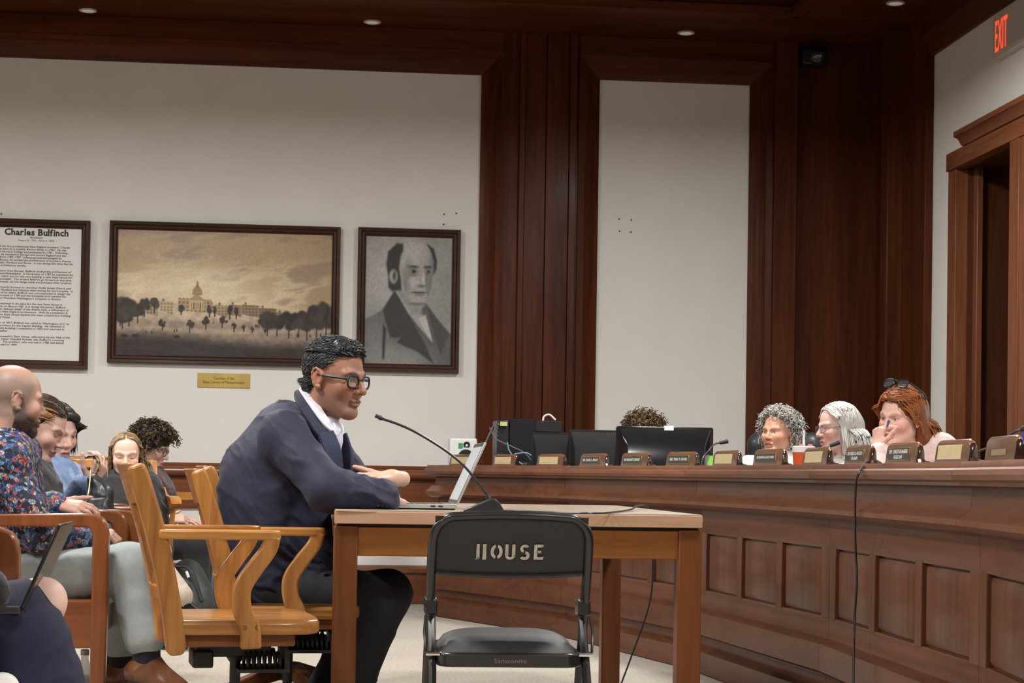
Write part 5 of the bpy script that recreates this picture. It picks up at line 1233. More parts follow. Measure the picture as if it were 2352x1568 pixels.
# floral shirt material
def floral():
    m, nt, b = _nt('floral_print'); v = _coords(nt)
    vo = nt.nodes.new('ShaderNodeTexVoronoi'); vo.inputs['Scale'].default_value = 84; nt.links.new(v, vo.inputs['Vector'])
    vo2 = nt.nodes.new('ShaderNodeTexVoronoi'); vo2.inputs['Scale'].default_value = 150; nt.links.new(v, vo2.inputs['Vector'])
    sep = nt.nodes.new('ShaderNodeSeparateColor'); nt.links.new(vo.outputs['Color'], sep.inputs[0])
    r = nt.nodes.new('ShaderNodeValToRGB'); r.color_ramp.interpolation = 'CONSTANT'; e = r.color_ramp.elements
    cols = [(0, (.010, .014, .040)), (.22, (.035, .09, .26)), (.42, (.10, .24, .42)), (.55, (.46, .10, .085)), (.68, (.012, .012, .022)), (.80, (.50, .26, .20)), (.90, (.48, .52, .52))]
    while len(e) < len(cols): e.new(.5)
    for el, (p, c) in zip(e, cols): el.position = p; el.color = (*c, 1)
    nt.links.new(sep.outputs[0], r.inputs['Fac'])
    r2 = _ramp(nt, vo2.outputs['Distance'], [(.0, (1, 1, 1)), (.30, (.9, .9, .9)), (.62, (.25, .27, .35))])
    mx = nt.nodes.new('ShaderNodeMix'); mx.data_type = 'RGBA'; mx.blend_type = 'MULTIPLY'; mx.inputs['Factor'].default_value = 1
    nt.links.new(r.outputs['Color'], mx.inputs['A']); nt.links.new(r2, mx.inputs['B']); nt.links.new(mx.outputs['Result'], b.inputs['Base Color'])
    b.inputs['Roughness'].default_value = .6; return m
# ---- bald man in floral shirt
def bald_man():
    J = dict(pel=at(15, 1335, 6.40), chest=at(5, 1110, 6.42), neck=at(8, 1010, 6.42), shR=at(12, 1050, 6.22), shL=at(40, 1040, 6.62), elR=at(85, 1225, 6.20), wrR=at(195, 1232, 6.30), elL=at(70, 1175, 6.68), wrL=at(128, 1158, 6.55),
             hipR=at(35, 1335, 6.28), knR=at(296, 1302, 6.24), anR=at(338, 1490, 6.22), hipL=at(35, 1330, 6.54), knL=at(262, 1306, 6.60), anL=at(282, 1500, 6.60))
    M = frame(at(34, 920, 6.42), 24, 6, 0, 1.03); skin = (.46, .265, .195)
    P = seated('bald bearded man in floral shirt and grey trousers seated in armchair', J, M, skin, dict(beard=((.022, .016, .014), .97), stubble=((.17, .125, .105), .8), brow=(.04, .025, .02), blush=.2), floral(),
               cloth('grey_trousers', (.31, .345, .345), .8, var=.06, vscale=60), vox=.006, hvox=.003, hem=.86,
               hands=[dict(wrist=J['wrR'], dirv=(1, .1, .12), back=(0, -.2, 1), thumb=-1, curl=(50, 60, 40)), dict(wrist=J['wrL'], dirv=(1, -.22, -.12), back=(.1, -.55, .8), thumb=-1, curl=(16, 26, 18), spread=.06)])
    BT = mat('tan_leather', (.17, .066, .030), .32, coat=.3, var=.2, vscale=30)
    for q, d in (('R', (1, -.05, -.30)), ('L', (1, .05, -.1))):
        s = Sdf(); a = J['an'+q]; s.cap(a+V3(-.008, 0, .06), a+V3(.0, 0, -.05), .050, .046, .02); garment('sock', s, .008, cloth('black_sock', (.008, .008, .009), .9), P)
        shoe(P, a+V3(.0, 0, -.040), d, BT, .29, .085, pitch=.03, laces=mat('lace', (.05, .022, .012), .8))
    # shirt collar
    s = Sdf(); n = J['neck']; s.cap(at(-22, 975, 6.42), at(30, 1000, 6.32), .030, .022, .03); s.cap(at(30, 1000, 6.32), at(62, 1030, 6.36), .022, .010, .02)
    return P
bald_man()
# ---- woman with brown, orange-streaked hair
def woman_brown():
    J = dict(pel=at(28, 1320, 7.02), chest=at(60, 1150, 7.0), neck=at(72, 1070, 7.0), shR=at(55, 1105, 6.84), shL=at(75, 1100, 7.18), elR=at(70, 1230, 6.84), wrR=at(170, 1240, 6.9), elL=at(90, 1225, 7.2), wrL=at(180, 1240, 7.1),
             hipR=at(40, 1320, 6.92), knR=at(260, 1310, 6.92), anR=at(255, 1500, 6.92), hipL=at(40, 1320, 7.14), knL=at(270, 1310, 7.14), anL=at(275, 1500, 7.14))
    M = frame(at(94, 982, 6.98), -10, 24, 0, 1.0); skin = (.58, .37, .30); hb = (.030, .017, .011)
    hair = [hair_cap(M, [('ell', (0, -.022, .040), (.0790, .0930, .0835), .02), ('cap', (0, -.085, .0), (0, -.10, -.06), .05, .035, .03)], hb, .006),
            straight_hair(M, 2400, .10, hb, .4, 21, part=.0, off=.07, rad=.0014, back=1.1, ok=hairline(-.06, .072, .012), streak=(.30, .14, .045), sp=.10, wave=.0006, steps=10, down=(0, -1, -.45)),
            straight_hair(M, 130, .09, (.34, .16, .05), .3, 22, part=.0, off=.085, rad=.0016, back=1.1, ok=lambda p: (p[:, 2] > .045) & (p[:, 2] < .085) & (p[:, 1] < .05) & (p[:, 0] > .02), steps=9, down=(0, -1, -.45))]
    return seated('woman in profile with dark brown orange-streaked hair looking down', J, M, skin, dict(fem=True, brow=(.05, .03, .02), eyes='closed', lips=(.34, .13, .12)), cloth('charcoal_top', (.03, .03, .035)), cloth('charcoal_trousers', (.022, .023, .026)), hair=hair, vox=.008,
                  hands=[dict(wrist=J['wrR'], dirv=(1, .1, -.1), back=(0, 0, 1), thumb=-1), dict(wrist=J['wrL'], dirv=(1, -.1, -.1), back=(0, 0, 1), thumb=1)])
woman_brown()
# ---- woman in light blue shirt, one hand raised
def woman_blue():
    J = dict(pel=at(90, 1300, 7.64), chest=at(118, 1150, 7.60), neck=at(120, 1072, 7.60), shR=at(92, 1108, 7.42), shL=at(150, 1102, 7.76), elR=at(150, 1180, 7.34), wrR=at(204, 1112, 7.28), elL=at(150, 1200, 7.8), wrL=at(220, 1220, 7.6),
             hipR=at(100, 1300, 7.54), knR=at(310, 1295, 7.5), anR=at(310, 1470, 7.5), hipL=at(100, 1300, 7.76), knL=at(315, 1295, 7.8), anL=at(325, 1470, 7.8))
    M = frame(at(126, 993, 7.60), -42, 14, 0, 1.02); skin = (.62, .38, .31); hb = (.018, .011, .009)
    hair = [hair_cap(M, [('ell', (0, -.020, .042), (.0800, .0940, .0850), .02), ('cap', (0, -.075, .0), (0, -.085, -.12), .060, .045, .03), ('cap', (-.055, .045, .070), (.02, .062, .088), .018, .014, .03)], hb, .006),
            straight_hair(M, 2600, .23, hb, .45, 31, part=.025, off=.09, rad=.0014, back=.9, ok=hairline(-.06, .072, .010), wave=.0010, flare=.10, streak=(.10, .05, .03), sp=.12, steps=14, tuck=lambda c: (c[:, 1] > -.01) & (c[:, 2] < .05)),
            straight_hair(M, 420, .085, hb, .4, 32, part=.02, off=.09, rad=.0015, back=-.1, ok=lambda p: (p[:, 1] > .03) & (p[:, 2] > .068) & (p[:, 0] < -.005), steps=9, down=(-.75, .1, -.8))]
    up = dict(wrist=J['wrR'], dirv=(.55, .05, .95), back=(.75, -.6, -.1), thumb=-1, curl=(40, 45, 25), spread=.08)
    P = seated('woman with dark bob in light blue shirt holding up a bag strap', J, M, skin, dict(fem=True, brow=(.05, .03, .025), eyes='open', lips=(.38, .13, .13), blush=.22), cloth('light_blue_denim', (.20, .29, .49), .8, var=.15, vscale=25, sheen=.1), cloth('dark_trousers', (.018, .018, .02)), hair=hair, vox=.007,
                  hands=[up, dict(wrist=J['wrL'], dirv=(1, -.1, -.1), back=(0, 0, 1), thumb=1)], top_g=.016)
    # open neckline: lighter lapels
    for pts, w_ in (([at(108, 1078, 7.47), at(118, 1105, 7.44), at(146, 1150, 7.45)], .045), ([at(150, 1072, 7.55), at(160, 1095, 7.50), at(168, 1140, 7.47)], .05)):
        MB().tube(spline([p for p in pts], 4), [w_*.5]*8+[w_*.3], 8, flat=(1, .25)).build('collar', cloth('light_blue_denim2', (.25, .34, .55), .8), P)
    for px, py in ((216, 1066), (222, 1085), (237, 1090)):
        pass
    return P
woman_blue()
# handbag held open by the raised hand
hb = thing('handbag', 'slouchy black leather handbag with brass zip edge held upright', 'bag', tuple(at(225, 1240, 7.2)))
LEA = mat('black_bag_leather', (.017, .018, .020), .45, coat=.05, var=.2, vscale=20)
s = Sdf(); s.cap(at(214, 1100, 7.2), at(236, 1128, 7.2), .018, .030, .04); s.cap(at(222, 1130, 7.2), at(216, 1180, 7.15), .030, .055, .05); s.cap(at(240, 1140, 7.22), at(250, 1215, 7.22), .026, .040, .05); s.cap(at(210, 1190, 7.15), at(225, 1250, 7.1), .055, .075, .05); s.cap(at(185, 1255, 7.15), at(255, 1262, 7.2), .05, .05, .04)
V_, Q_ = s.mesh(.007); V_ = folds(V_, Q_, .012, (1, .3, .2), 60, 4); mesh_np('bag_body', V_, Q_, LEA, hb)
MB().tube(spline([at(208, 1080, 7.16), at(206, 1110, 7.13), at(201, 1140, 7.10), at(190, 1165, 7.06), at(178, 1180, 7.05)], 5), .003, 6).build('zip_edge', mat('zip_brass', (.45, .35, .16), .35, .8), hb)
# leopard-print scarf round the raised hand
def leopard():
    m, nt, b = _nt('leopard_print'); v = _coords(nt); vo = nt.nodes.new('ShaderNodeTexVoronoi'); vo.inputs['Scale'].default_value = 85; nt.links.new(v, vo.inputs['Vector'])
    nt.links.new(_ramp(nt, vo.outputs['Distance'], [(.25, (.015, .009, .005)), (.45, (.05, .028, .01)), (.6, (.38, .24, .08))]), b.inputs['Base Color']); b.inputs['Roughness'].default_value = .6; return m
sc = thing('bag_strap', 'leopard-print fabric strap looped over the raised hand', 'strap', tuple(at(205, 1075, 7.25)))
MB().tube(spline([at(188, 1062, 7.26), at(189, 1054, 7.26), at(203, 1048, 7.26), at(220, 1048, 7.26), at(226, 1062, 7.25), at(222, 1085, 7.24), at(212, 1100, 7.22)], 5), .012, 8, flat=(1, .5)).build('strap_loop', leopard(), sc)
MB().tube(spline([at(190, 1064, 7.26), at(196, 1072, 7.26), at(206, 1076, 7.25)], 4), .011, 8, flat=(1, .5)).build('strap_tail', leopard(), sc)

# ---- fair-haired woman facing the camera, eyes lowered
def woman_fair():
    J = dict(pel=at(300, 1265, 9.55), chest=at(292, 1165, 9.52), neck=at(290, 1108, 9.52), shR=at(262, 1118, 9.50), shL=at(335, 1118, 9.50), elR=at(262, 1205, 9.40), wrR=at(300, 1222, 9.25), elL=at(345, 1205, 9.4), wrL=at(325, 1222, 9.25),
             hipR=at(285, 1265, 9.5), knR=at(330, 1262, 9.12), anR=at(410, 1370, 9.0), hipL=at(325, 1265, 9.5), knL=at(352, 1268, 9.15), anL=at(345, 1420, 9.1))
    M = frame(at(289, 1047, 9.50), -84, 6, 0, 1.0); skin = (.68, .43, .34); hb = (.20, .125, .06)
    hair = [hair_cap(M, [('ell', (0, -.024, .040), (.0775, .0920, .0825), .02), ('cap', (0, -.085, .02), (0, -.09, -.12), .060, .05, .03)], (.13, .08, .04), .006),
            straight_hair(M, 2600, .36, hb, .35, 41, part=.0, off=.055, rad=.0014, back=.5, ok=hairline(-.06, .092, .025), streak=(.38, .27, .13), sp=.3, steps=20, down=(0, .42, -1), tuck=lambda c: (c[:, 1] > .02) & (c[:, 2] < .05))]
    P = seated('fair-haired woman in black jacket facing us with lowered eyes', J, M, skin, dict(fem=True, brow=(.22, .13, .08), eyes='closed', lips=(.42, .19, .17), blush=.2), cloth('black_jacket', (.016, .017, .018)), cloth('beige_trousers', (.42, .34, .27)), hair=hair, vox=.008, hvox=.0035,
                  hands=[dict(wrist=J['wrR'], dirv=(.6, -.5, -.1), back=(0, 0, 1), thumb=-1), dict(wrist=J['wrL'], dirv=(-.5, -.6, -.1), back=(0, 0, 1), thumb=1)])
    for q in 'RL': shoe(P, J['an'+q]+V3(0, 0, -.03), (.9, -.4, -.1), mat('patent_black', (.008, .008, .009), .12, coat=1), .27, .10, 'boot')
    return P
woman_fair()
# ---- curly-haired person in maroon, reading
def curly_reader():
    J = dict(pel=at(345, 1250, 10.38), chest=at(348, 1140, 10.36), neck=at(345, 1088, 10.36), shR=at(338, 1110, 10.20), shL=at(352, 1108, 10.52), elR=at(348, 1180, 10.16), wrR=at(384, 1194, 10.14), elL=at(366, 1180, 10.5), wrL=at(400, 1190, 10.28),
             hipR=at(350, 1250, 10.28), knR=at(452, 1248, 10.2), anR=at(452, 1395, 10.2), hipL=at(350, 1250, 10.48), knL=at(458, 1248, 10.55), anL=at(462, 1395, 10.55))
    M = frame(at(350, 1026, 10.36), -8, 22, 0, 1.0); skin = (.55, .34, .27); hb = (.030, .018, .011)
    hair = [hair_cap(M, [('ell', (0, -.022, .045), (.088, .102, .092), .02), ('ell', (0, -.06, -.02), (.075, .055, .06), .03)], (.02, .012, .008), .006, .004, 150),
            curly_hair(M, 1500, hb, .5, 51, .046, .0065, 2.2, .0019, hairline(-.075, .074, .0), droop=.4, streak=(.20, .12, .05), sp=.16, puff=.024, pts=14, sides=3)]
    P = seated('curly dark-haired person in maroon top and glasses looking down', J, M, skin, dict(fem=True, brow=(.03, .02, .015), eyes='closed', blush=.1), cloth('maroon_top', (.060, .022, .032), .8), cloth('black_slacks', (.014, .014, .016)), hair=hair, vox=.008, sleeves=False, bare=('R', 'L'),
               hands=[dict(wrist=J['wrR'], dirv=(1, .25, .12), back=(-.1, -.6, .8), thumb=-1, curl=(38, 48, 30)), dict(wrist=J['wrL'], dirv=(1, -.12, -.08), back=(0, -.2, 1), thumb=1, curl=(12, 18, 12))])
    glasses(P, M, mat('dark_wire', (.03, .03, .035), .3, .6), .0018, .046, .036)
    for q in 'RL': shoe(P, J['an'+q]+V3(0, 0, -.03), (1, 0, -.05), mat('patent_black', (.008, .008, .009), .12, coat=1), .27, .10, 'boot')
    MB().tube([at(352, 1085, 10.2), at(357, 1105, 10.2), at(354, 1112, 10.2)], .003, 5).build('pendant', CHROME, P)
    return P
curly_reader()
tag(MB(Matrix.Translation(at(428, 1212, 10.2)) @ Matrix.Rotation(.1, 4, 'Z')).box(-.05, .06, -.035, .035, -.006, .006).build('phone', mat('phone_black', (.01, .01, .011), .15), bevel=.003), 'black phone under the clasped hands of the curly-haired person', 'phone')
# dark backpack and shoes under the seats
bp = thing('backpack', 'dark green-grey backpack slumped on the floor under the seats', 'bag', tuple(at(440, 1420, 9.6)[:2])+(0,))
s = Sdf(); s.ell(at(432, 1350, 9.6), (.10, .13, .15), .05); s.ell(at(445, 1400, 9.55), (.12, .14, .16), .06); s.ell(at(425, 1440, 9.6), (.13, .15, .13), .06)
V_, Q_ = s.mesh(.01); V_ = folds(V_, Q_, .012, (.4, .3, 1), 40, 8); V_[:, 2] = np.maximum(V_[:, 2], .0); mesh_np('pack_body', V_, Q_, mat('backpack_nylon', (.035, .04, .038), .6, var=.2, vscale=30), bp)
MB().tube([at(428, 1312, 9.44), at(433, 1326, 9.43)], .008, 6).build('strap_tab', mat('white_tab', (.6, .6, .6), .6), bp)
MB().tube(spline([at(405, 1300, 9.5), at(440, 1310, 9.45), at(465, 1380, 9.42)], 5), .014, 6, flat=(1, .4)).build('strap', mat('backpack_strap', (.02, .022, .022), .7), bp)

# ---- seated person in the foreground, cut off by the frame: navy skirt, laptop on the lap
def foreground_person():
    J = dict(pel=at(-300, 1450, 4.34), chest=at(-300, 1200, 4.36), neck=at(-270, 1110, 4.36), shR=at(-285, 1150, 4.15), shL=at(-275, 1150, 4.56), elR=at(-230, 1330, 4.08), wrR=at(-15, 1352, 4.20), elL=at(-320, 1345, 4.6), wrL=at(-180, 1375, 4.42),
             hipR=at(-280, 1450, 4.24), knR=at(90, 1390, 4.40), anR=at(70, 1560, 4.48), hipL=at(-280, 1450, 4.46), knL=at(62, 1485, 4.36), anL=at(130, 1780, 4.36))
    M = frame(at(-250, 1000, 4.36), 0, 20, 0, 1.0); skin = (.72, .47, .40)
    hair = [hair_cap(M, [('ell', (0, -.022, .040), (.0790, .0930, .0835), .02), ('cap', (0, -.085, .0), (0, -.10, -.09), .055, .045, .03)], (.03, .018, .012), .008),
            straight_hair(M, 500, .22, (.035, .02, .013), .4, 61, part=.0, off=.09, rad=.003, back=.4)]
    legs = Sdf(); legs.cap(at(-60, 1412, 4.36), at(98, 1380, 4.40), .072, .050, .02); legs.cap(at(98, 1380, 4.40), at(88, 1470, 4.46), .050, .044, .03); legs.cap(at(105, 1660, 4.36), J['anL'], .045, .032, .02)
    P = seated('person in navy skirt with bare knee and black sleeves holding a laptop', J, M, skin, dict(fem=True, eyes='closed'), cloth('black_knit', (.010, .010, .011)), None, hair=hair, vox=.010, hvox=.005, extra_skin=[(*legs.mesh(.006), skin)],
               hands=[dict(wrist=J['wrR']+V3(-.02, .05, -.005), dirv=(-.1, 1, -.1), back=(0, 0, 1), thumb=-1), dict(wrist=J['wrL'], dirv=(1, -.1, 0), back=(0, 0, 1), thumb=1)])
    s = Sdf(); s.cap(J['hipR'], at(44, 1410, 4.38), .10, .076, .05); s.cap(J['hipL'], at(55, 1478, 4.36), .10, .080, .05); s.cap(at(45, 1445, 4.36), at(85, 1520, 4.34), .080, .070, .05); s.cap(at(75, 1490, 4.34), at(118, 1640, 4.34), .070, .085, .05); s.cap(J['hipR'], J['hipL'], .12, .12, .05); s.cap(at(-60, 1500, 4.36), at(60, 1600, 4.36), .10, .12, .06)
    garment('skirt', s, .008, cloth('navy_skirt', (.0105, .0105, .034), .8, var=.1, sheen=.03), P, [(.010, (.75, .3, -.65), 38, 3), (.004, (.3, .3, -1), 80, 5)])
    shoe(P, J['anL']+V3(0, 0, -.01), (1, -.1, -.1), mat('black_leather', (.012, .011, .011), .3, coat=.3), .24, .08)
    return P
foreground_person()
lt = thing('lap_laptop', 'dark laptop open on the lap of the person in navy skirt', 'laptop', tuple(at(20, 1392, 4.30)))
a_, b_ = at(46, 1396, 4.26), at(132, 1203, 4.26); ln = (b_-a_).length; ang = math.atan2(b_.z-a_.z, b_.x-a_.x)
Rb = Matrix.Translation(a_) @ Matrix.Rotation(math.radians(2), 4, 'Z')
MB(Rb).box(-.235, .0, -.0, .31, -.014, .004).build('base', mat('laptop_grey', (.07, .07, .072), .4, .5), lt, bevel=.003)
Rl = Rb @ Matrix.Rotation(-ang, 4, 'Y')
MB(Rl).box(0, ln, 0, .31, -.008, .0).build('lid', mat('lid_black', (.010, .010, .011), .25), lt, bevel=.003)
MB(Rl).box(.012, ln-.008, .008, .302, .0, .0012).build('screen', mat('glossy_screen', (.045, .028, .014), .08, coat=.6), lt)  # brown of the mirrored surroundings is put into the base colour
tag(mesh_np('white_cloth', *(lambda s: (lambda V, Q: (folds(V, Q, .004, (1, 0, .3), 60, 2), Q))(*s.mesh(.006)))(Sdf().cap(at(-60, 1590, 4.20), at(5, 1584, 4.22), .045, .040)), cloth('white_cotton', (.72, .70, .66))), 'crumpled white cloth lying beside the navy skirt', 'cloth')
# ---- water bottle under the armchair
wb = thing('water_bottle', 'clear plastic water bottle with green label on the floor', 'bottle', tuple(at(195, 1600, 6.75)[:2])+(0,))
c = at(195, 1500, 6.75); zt_ = c.z
MB().lathe([(.030, .0), (.033, .01), (.033, zt_-.11), (.030, zt_-.075), (.016, zt_-.03), (.0135, zt_-.02), (.0135, zt_-.005)], 20, (c.x, c.y, 0)).build('bottle_body', mat('clear_plastic', (.55, .57, .57), .08, alpha=.45), wb)
MB().lathe([(.034, zt_-.19), (.034, zt_-.115)], 20, (c.x, c.y, 0), close=False).build('label', mat('green_label', (.06, .13, .10), .5, var=.3, vscale=60), wb)
MB().lathe([(.0155, zt_-.006), (.0155, zt_+.012), (.013, zt_+.014)], 16, (c.x, c.y, 0)).build('cap', mat('white_cap', (.55, .56, .57), .5), wb)
# ================================================================== PEOPLE BEHIND THE DAIS
def bust(label, hp, a, pitch, roll, sc, skin, hk, topm, hair, shw=.19, lean=(0, 0), hands=(), vox=.008, hvox=.0032, el=None, topn='blouse', dz=-.205, extra=None):
    c, sn = math.cos(math.radians(a)), math.sin(math.radians(a)); f = V3(c, sn, 0); r = V3(sn, -c, 0)
    nk = hp+V3(0, 0, dz+.02)-f*.05; M = frame(hp, a, pitch, roll, sc)
    J = dict(neck=nk, chest=nk+V3(0, 0, -.17)-f*.02, pel=V3(nk.x, nk.y, .50)-f*.05, shR=nk+r*shw+V3(0, 0, -.065), shL=nk-r*shw+V3(0, 0, -.065))
    J['shL'] = (el or {}).get('shL', J['shL'])
    J['elR'] = (el or {}).get('R', J['shR']+r*.05+f*.05+V3(0, 0, -.25)); J['elL'] = (el or {}).get('L', J['shL']-r*.05+f*.05+V3(0, 0, -.25))
    J['wrR'] = (el or {}).get('wR', J['elR']+f*.22-r*.08); J['wrL'] = (el or {}).get('wL', J['elL']+f*.22+r*.08)
    kk = [(q, J['pel']+s_*r*.10+f*.42+V3(0, 0, .0)) for q, s_ in (('R', 1), ('L', -1))]
    for q, k in kk: J['hip'+q] = J['pel']+(r if q == 'R' else -r)*.09; J['kn'+q] = k; J['an'+q] = k+V3(0, 0, -.40)
    return seated(label, J, M, skin, hk, topm, cloth('dark_office_trousers', (.02, .02, .024)), hair=hair(M), vox=vox, hvox=hvox, top_name=topn, hands=[h(J) for h in hands] if hands else [dict(wrist=J['wrR'], dirv=f, back=(0, 0, 1), thumb=-1), dict(wrist=J['wrL'], dirv=f, back=(0, 0, 1), thumb=1)], extra_skin=extra), M, J
# ---- woman with grey curls, white top
gh = (.30, .29, .27)
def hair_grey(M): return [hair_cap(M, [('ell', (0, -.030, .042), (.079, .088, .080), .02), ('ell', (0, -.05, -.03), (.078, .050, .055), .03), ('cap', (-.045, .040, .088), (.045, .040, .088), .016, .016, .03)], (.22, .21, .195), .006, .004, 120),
    curly_hair(M, 2300, gh, .4, 71, .044, .008, 1.5, .0017, lambda p: hairline(-.085, .082, .03)(p) & (p[:, 1] < .055), droop=.5, streak=(.62, .60, .56), sp=.35, puff=.020, pts=14, sides=3)]
P9, M9, J9 = bust('woman with grey curls and white top behind the dais', at(1787, 995, 9.5), -138, -3, 0, 1.0, (.56, .30, .20), dict(fem=True, brow=(.20, .15, .12), eyes='open', lips=(.36, .14, .12), blush=.25, jaw=1.12), cloth('white_blouse', (.80, .79, .74), .75, sheen=.1), hair_grey, shw=.20, dz=-.150)
MB().tube([M9 @ Vector((-.080, -.012, -.035)), M9 @ Vector((-.082, -.010, -.062))], .003, 6).build('earring', CHROME, P9)
# ---- woman with long white hair and glasses
wh = (.66, .65, .62)
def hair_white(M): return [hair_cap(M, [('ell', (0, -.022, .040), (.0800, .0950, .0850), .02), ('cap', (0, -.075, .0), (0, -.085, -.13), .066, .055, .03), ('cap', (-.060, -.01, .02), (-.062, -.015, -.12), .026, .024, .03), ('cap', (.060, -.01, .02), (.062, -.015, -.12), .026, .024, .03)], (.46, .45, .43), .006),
    straight_hair(M, 3000, .25, wh, .25, 81, part=.0, off=.10, rad=.0015, back=.30, ok=hairline(-.07, .088, .022), streak=(.36, .33, .28), sp=.25, flare=.16, wave=.0008, steps=15, tuck=lambda c: (c[:, 1] > -.005) & (c[:, 2] < .06))]
P10, M10, J10 = bust('woman with long white hair and glasses in profile behind the dais', at(1923, 982, 8.8), -171, 5, 0, 1.02, (.60, .38, .32), dict(fem=True, brow=(.30, .26, .23), eyes='open', lips=(.46, .13, .15), blush=.25, nose=1.1), cloth('white_print_blouse', (.62, .62, .60), .75, var=.6, vscale=18), hair_white, shw=.18, dz=-.185)
glasses(P10, M10, mat('thin_wire', (.25, .25, .26), .25, .9), .0014, .046, .032, y=.098)
# ---- red-haired woman resting her mouth on her hand
rh = (.30, .085, .022)
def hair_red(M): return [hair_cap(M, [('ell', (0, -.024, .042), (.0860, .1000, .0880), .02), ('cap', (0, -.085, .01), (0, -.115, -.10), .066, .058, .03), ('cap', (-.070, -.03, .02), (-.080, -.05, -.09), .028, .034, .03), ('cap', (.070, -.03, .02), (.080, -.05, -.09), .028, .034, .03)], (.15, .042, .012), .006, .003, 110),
    straight_hair(M, 3000, .19, rh, .40, 91, part=.0, off=.20, rad=.0015, back=1.1, ok=hairline(-.075, .076, .006), streak=(.48, .19, .07), sp=.25, flare=.14, wave=.0014, steps=13, tuck=lambda c: (c[:, 1] > -.015) & (c[:, 2] < .05), lift=.3),
    straight_hair(M, 500, .07, rh, .40, 92, part=.02, off=.16, rad=.0015, back=.2, ok=lambda p: (p[:, 1] > .03) & (p[:, 2] > .07), streak=(.46, .18, .065), sp=.25, steps=8, lift=.9, down=(-.8, -.2, -.25))]
hp11 = at(2069, 958, 7.6)
elR11, wrR11 = at(2008, 1120, 7.22), at(2020, 1040, 7.32)
P11, M11, J11 = bust('red-haired woman in pale pink top resting her chin on her hand', hp11, -146, 8, -4, 1.03, (.66, .40, .32), dict(fem=True, brow=(.34, .17, .09), eyes='open', lips=(.42, .17, .15), blush=.28, jaw=1.08), cloth('pale_pink_knit', (.66, .50, .47), .8, sheen=.2), hair_red, shw=.22, el=dict(R=elR11, wR=wrR11, shL=at(2158, 1036, 7.58), L=at(2172, 1130, 7.5)),
    hands=[lambda J: dict(wrist=at(2016, 1032, 7.34), dirv=(.10, .12, 1), back=(-1, -.35, .1), thumb=1, curl=(66, 14, 6), spread=.10, sc=.97), lambda J: dict(wrist=J['wrL'], dirv=(-1, 0, 0), back=(0, 0, 1), thumb=1)], topn='knit_top',
    extra=[(*Sdf().cap(at(2009, 1125, 7.24), at(2016, 1030, 7.34), .036, .025, .02).mesh(.004), (.66, .40, .32))])
glasses(P11, M11, mat('tortoise_black', (.012, .008, .006), .25, coat=.3), .0032, .052, .036, tint=(.05, .05, .06), up=Matrix.Translation((0, -.012, .105)) @ Matrix.Rotation(math.radians(38), 4, 'X') @ Matrix.Translation((0, -.03, .01)))
pen = thing('pen', 'blue pen held between the fingers of the red-haired woman', 'pen', tuple(at(2040, 975, 7.34)))
MB().tube([at(2041, 969, 7.27), at(2035, 985, 7.40)], .0055, 8).build('barrel', mat('pen_blue', (.05, .06, .35), .3), pen)
MB().tube([at(2041.4, 968, 7.26), at(2041, 969, 7.27)], .0068, 8).build('cap_end', mat('pen_blue_dark', (.03, .04, .2), .3), pen)
# ---- person hidden behind the big monitor: only the brown curls show
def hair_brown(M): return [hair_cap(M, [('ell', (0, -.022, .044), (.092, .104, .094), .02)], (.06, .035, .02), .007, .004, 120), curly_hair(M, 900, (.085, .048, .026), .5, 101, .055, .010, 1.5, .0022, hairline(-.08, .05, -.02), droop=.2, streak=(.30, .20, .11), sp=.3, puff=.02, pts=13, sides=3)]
P8, M8, J8 = bust('person with tousled brown curls hidden behind the large monitor', at(1477, 1004, 10.9), -125, 10, 0, 1.05, (.55, .35, .27), dict(fem=True), cloth('grey_top', (.2, .2, .21)), hair_brown, vox=.012, hvox=.005)

# ================================================================== OFFICE CHAIRS BEHIND THE DAIS
CHL = mat('chair_leather', (.022, .024, .027), .42, bump=.15, bscale=300, coat=.1)
def office_chair(label, p, a, ztop=1.06, w_=.50):
    t = thing('office_chair', label, 'chair', (p.x, p.y, 0), math.radians(a))      # faces local +x
    s = Sdf()
    for y in (-w_*.32, 0, w_*.32): s.cap((-.26, y*.9, .52), (-.33, y, ztop-.09), .05, .055, .06)
    s.cap((-.335, -w_*.30, ztop-.075), (-.335, w_*.30, ztop-.075), .062, .062, .05)
    V, Q = s.mesh(.011); mesh_np('backrest', V, Q, CHL, t, world=False)
    s = Sdf()
    for y in (-.16, 0, .16): s.cap((-.18, y, .47), (.20, y, .47), .055, .055, .06)
    V, Q = s.mesh(.013); mesh_np('seat', V, Q, CHL, t, world=False)
    for q in (-1, 1): MB().tube(spline([(-.22, q*.27, .50), (-.20, q*.29, .66), (.05, q*.29, .68), (.10, q*.27, .50)], 5), .018, 8).build('armrest', BLACKPL, t, world=False)
    MB().lathe([(.03, .08), (.025, .42)], 14).build('column', BLK, t, world=False)
    for k in range(5): R_ = Matrix.Rotation(k*2*math.pi/5, 4, 'Z'); MB().add([(.0, -.02, .10), (.0, .02, .10), (.29, .015, .07), (.29, -.015, .07), (.0, -.02, .06), (.0, .02, .06), (.29, .015, .045), (.29, -.015, .045)], [(0, 1, 2, 3), (4, 7, 6, 5), (0, 3, 7, 4), (1, 5, 6, 2), (3, 2, 6, 7)], R_).tube([(.28, -.012, .025), (.28, .012, .025)], .025, 12, M=R_).build('base_leg', BLACKPL, t, world=False)
    return t
p = at(2310, 1010, 6.35); office_chair('empty black leather office chair behind the dais beside the door', V3(p.x-.05, p.y, 0), 185, 1.035, .58)
p = at(1806, 1010, 10.05); office_chair('black office chair behind the woman with grey curls', V3(p.x-.165, p.y-.286, 0), 240, 1.15, .50)
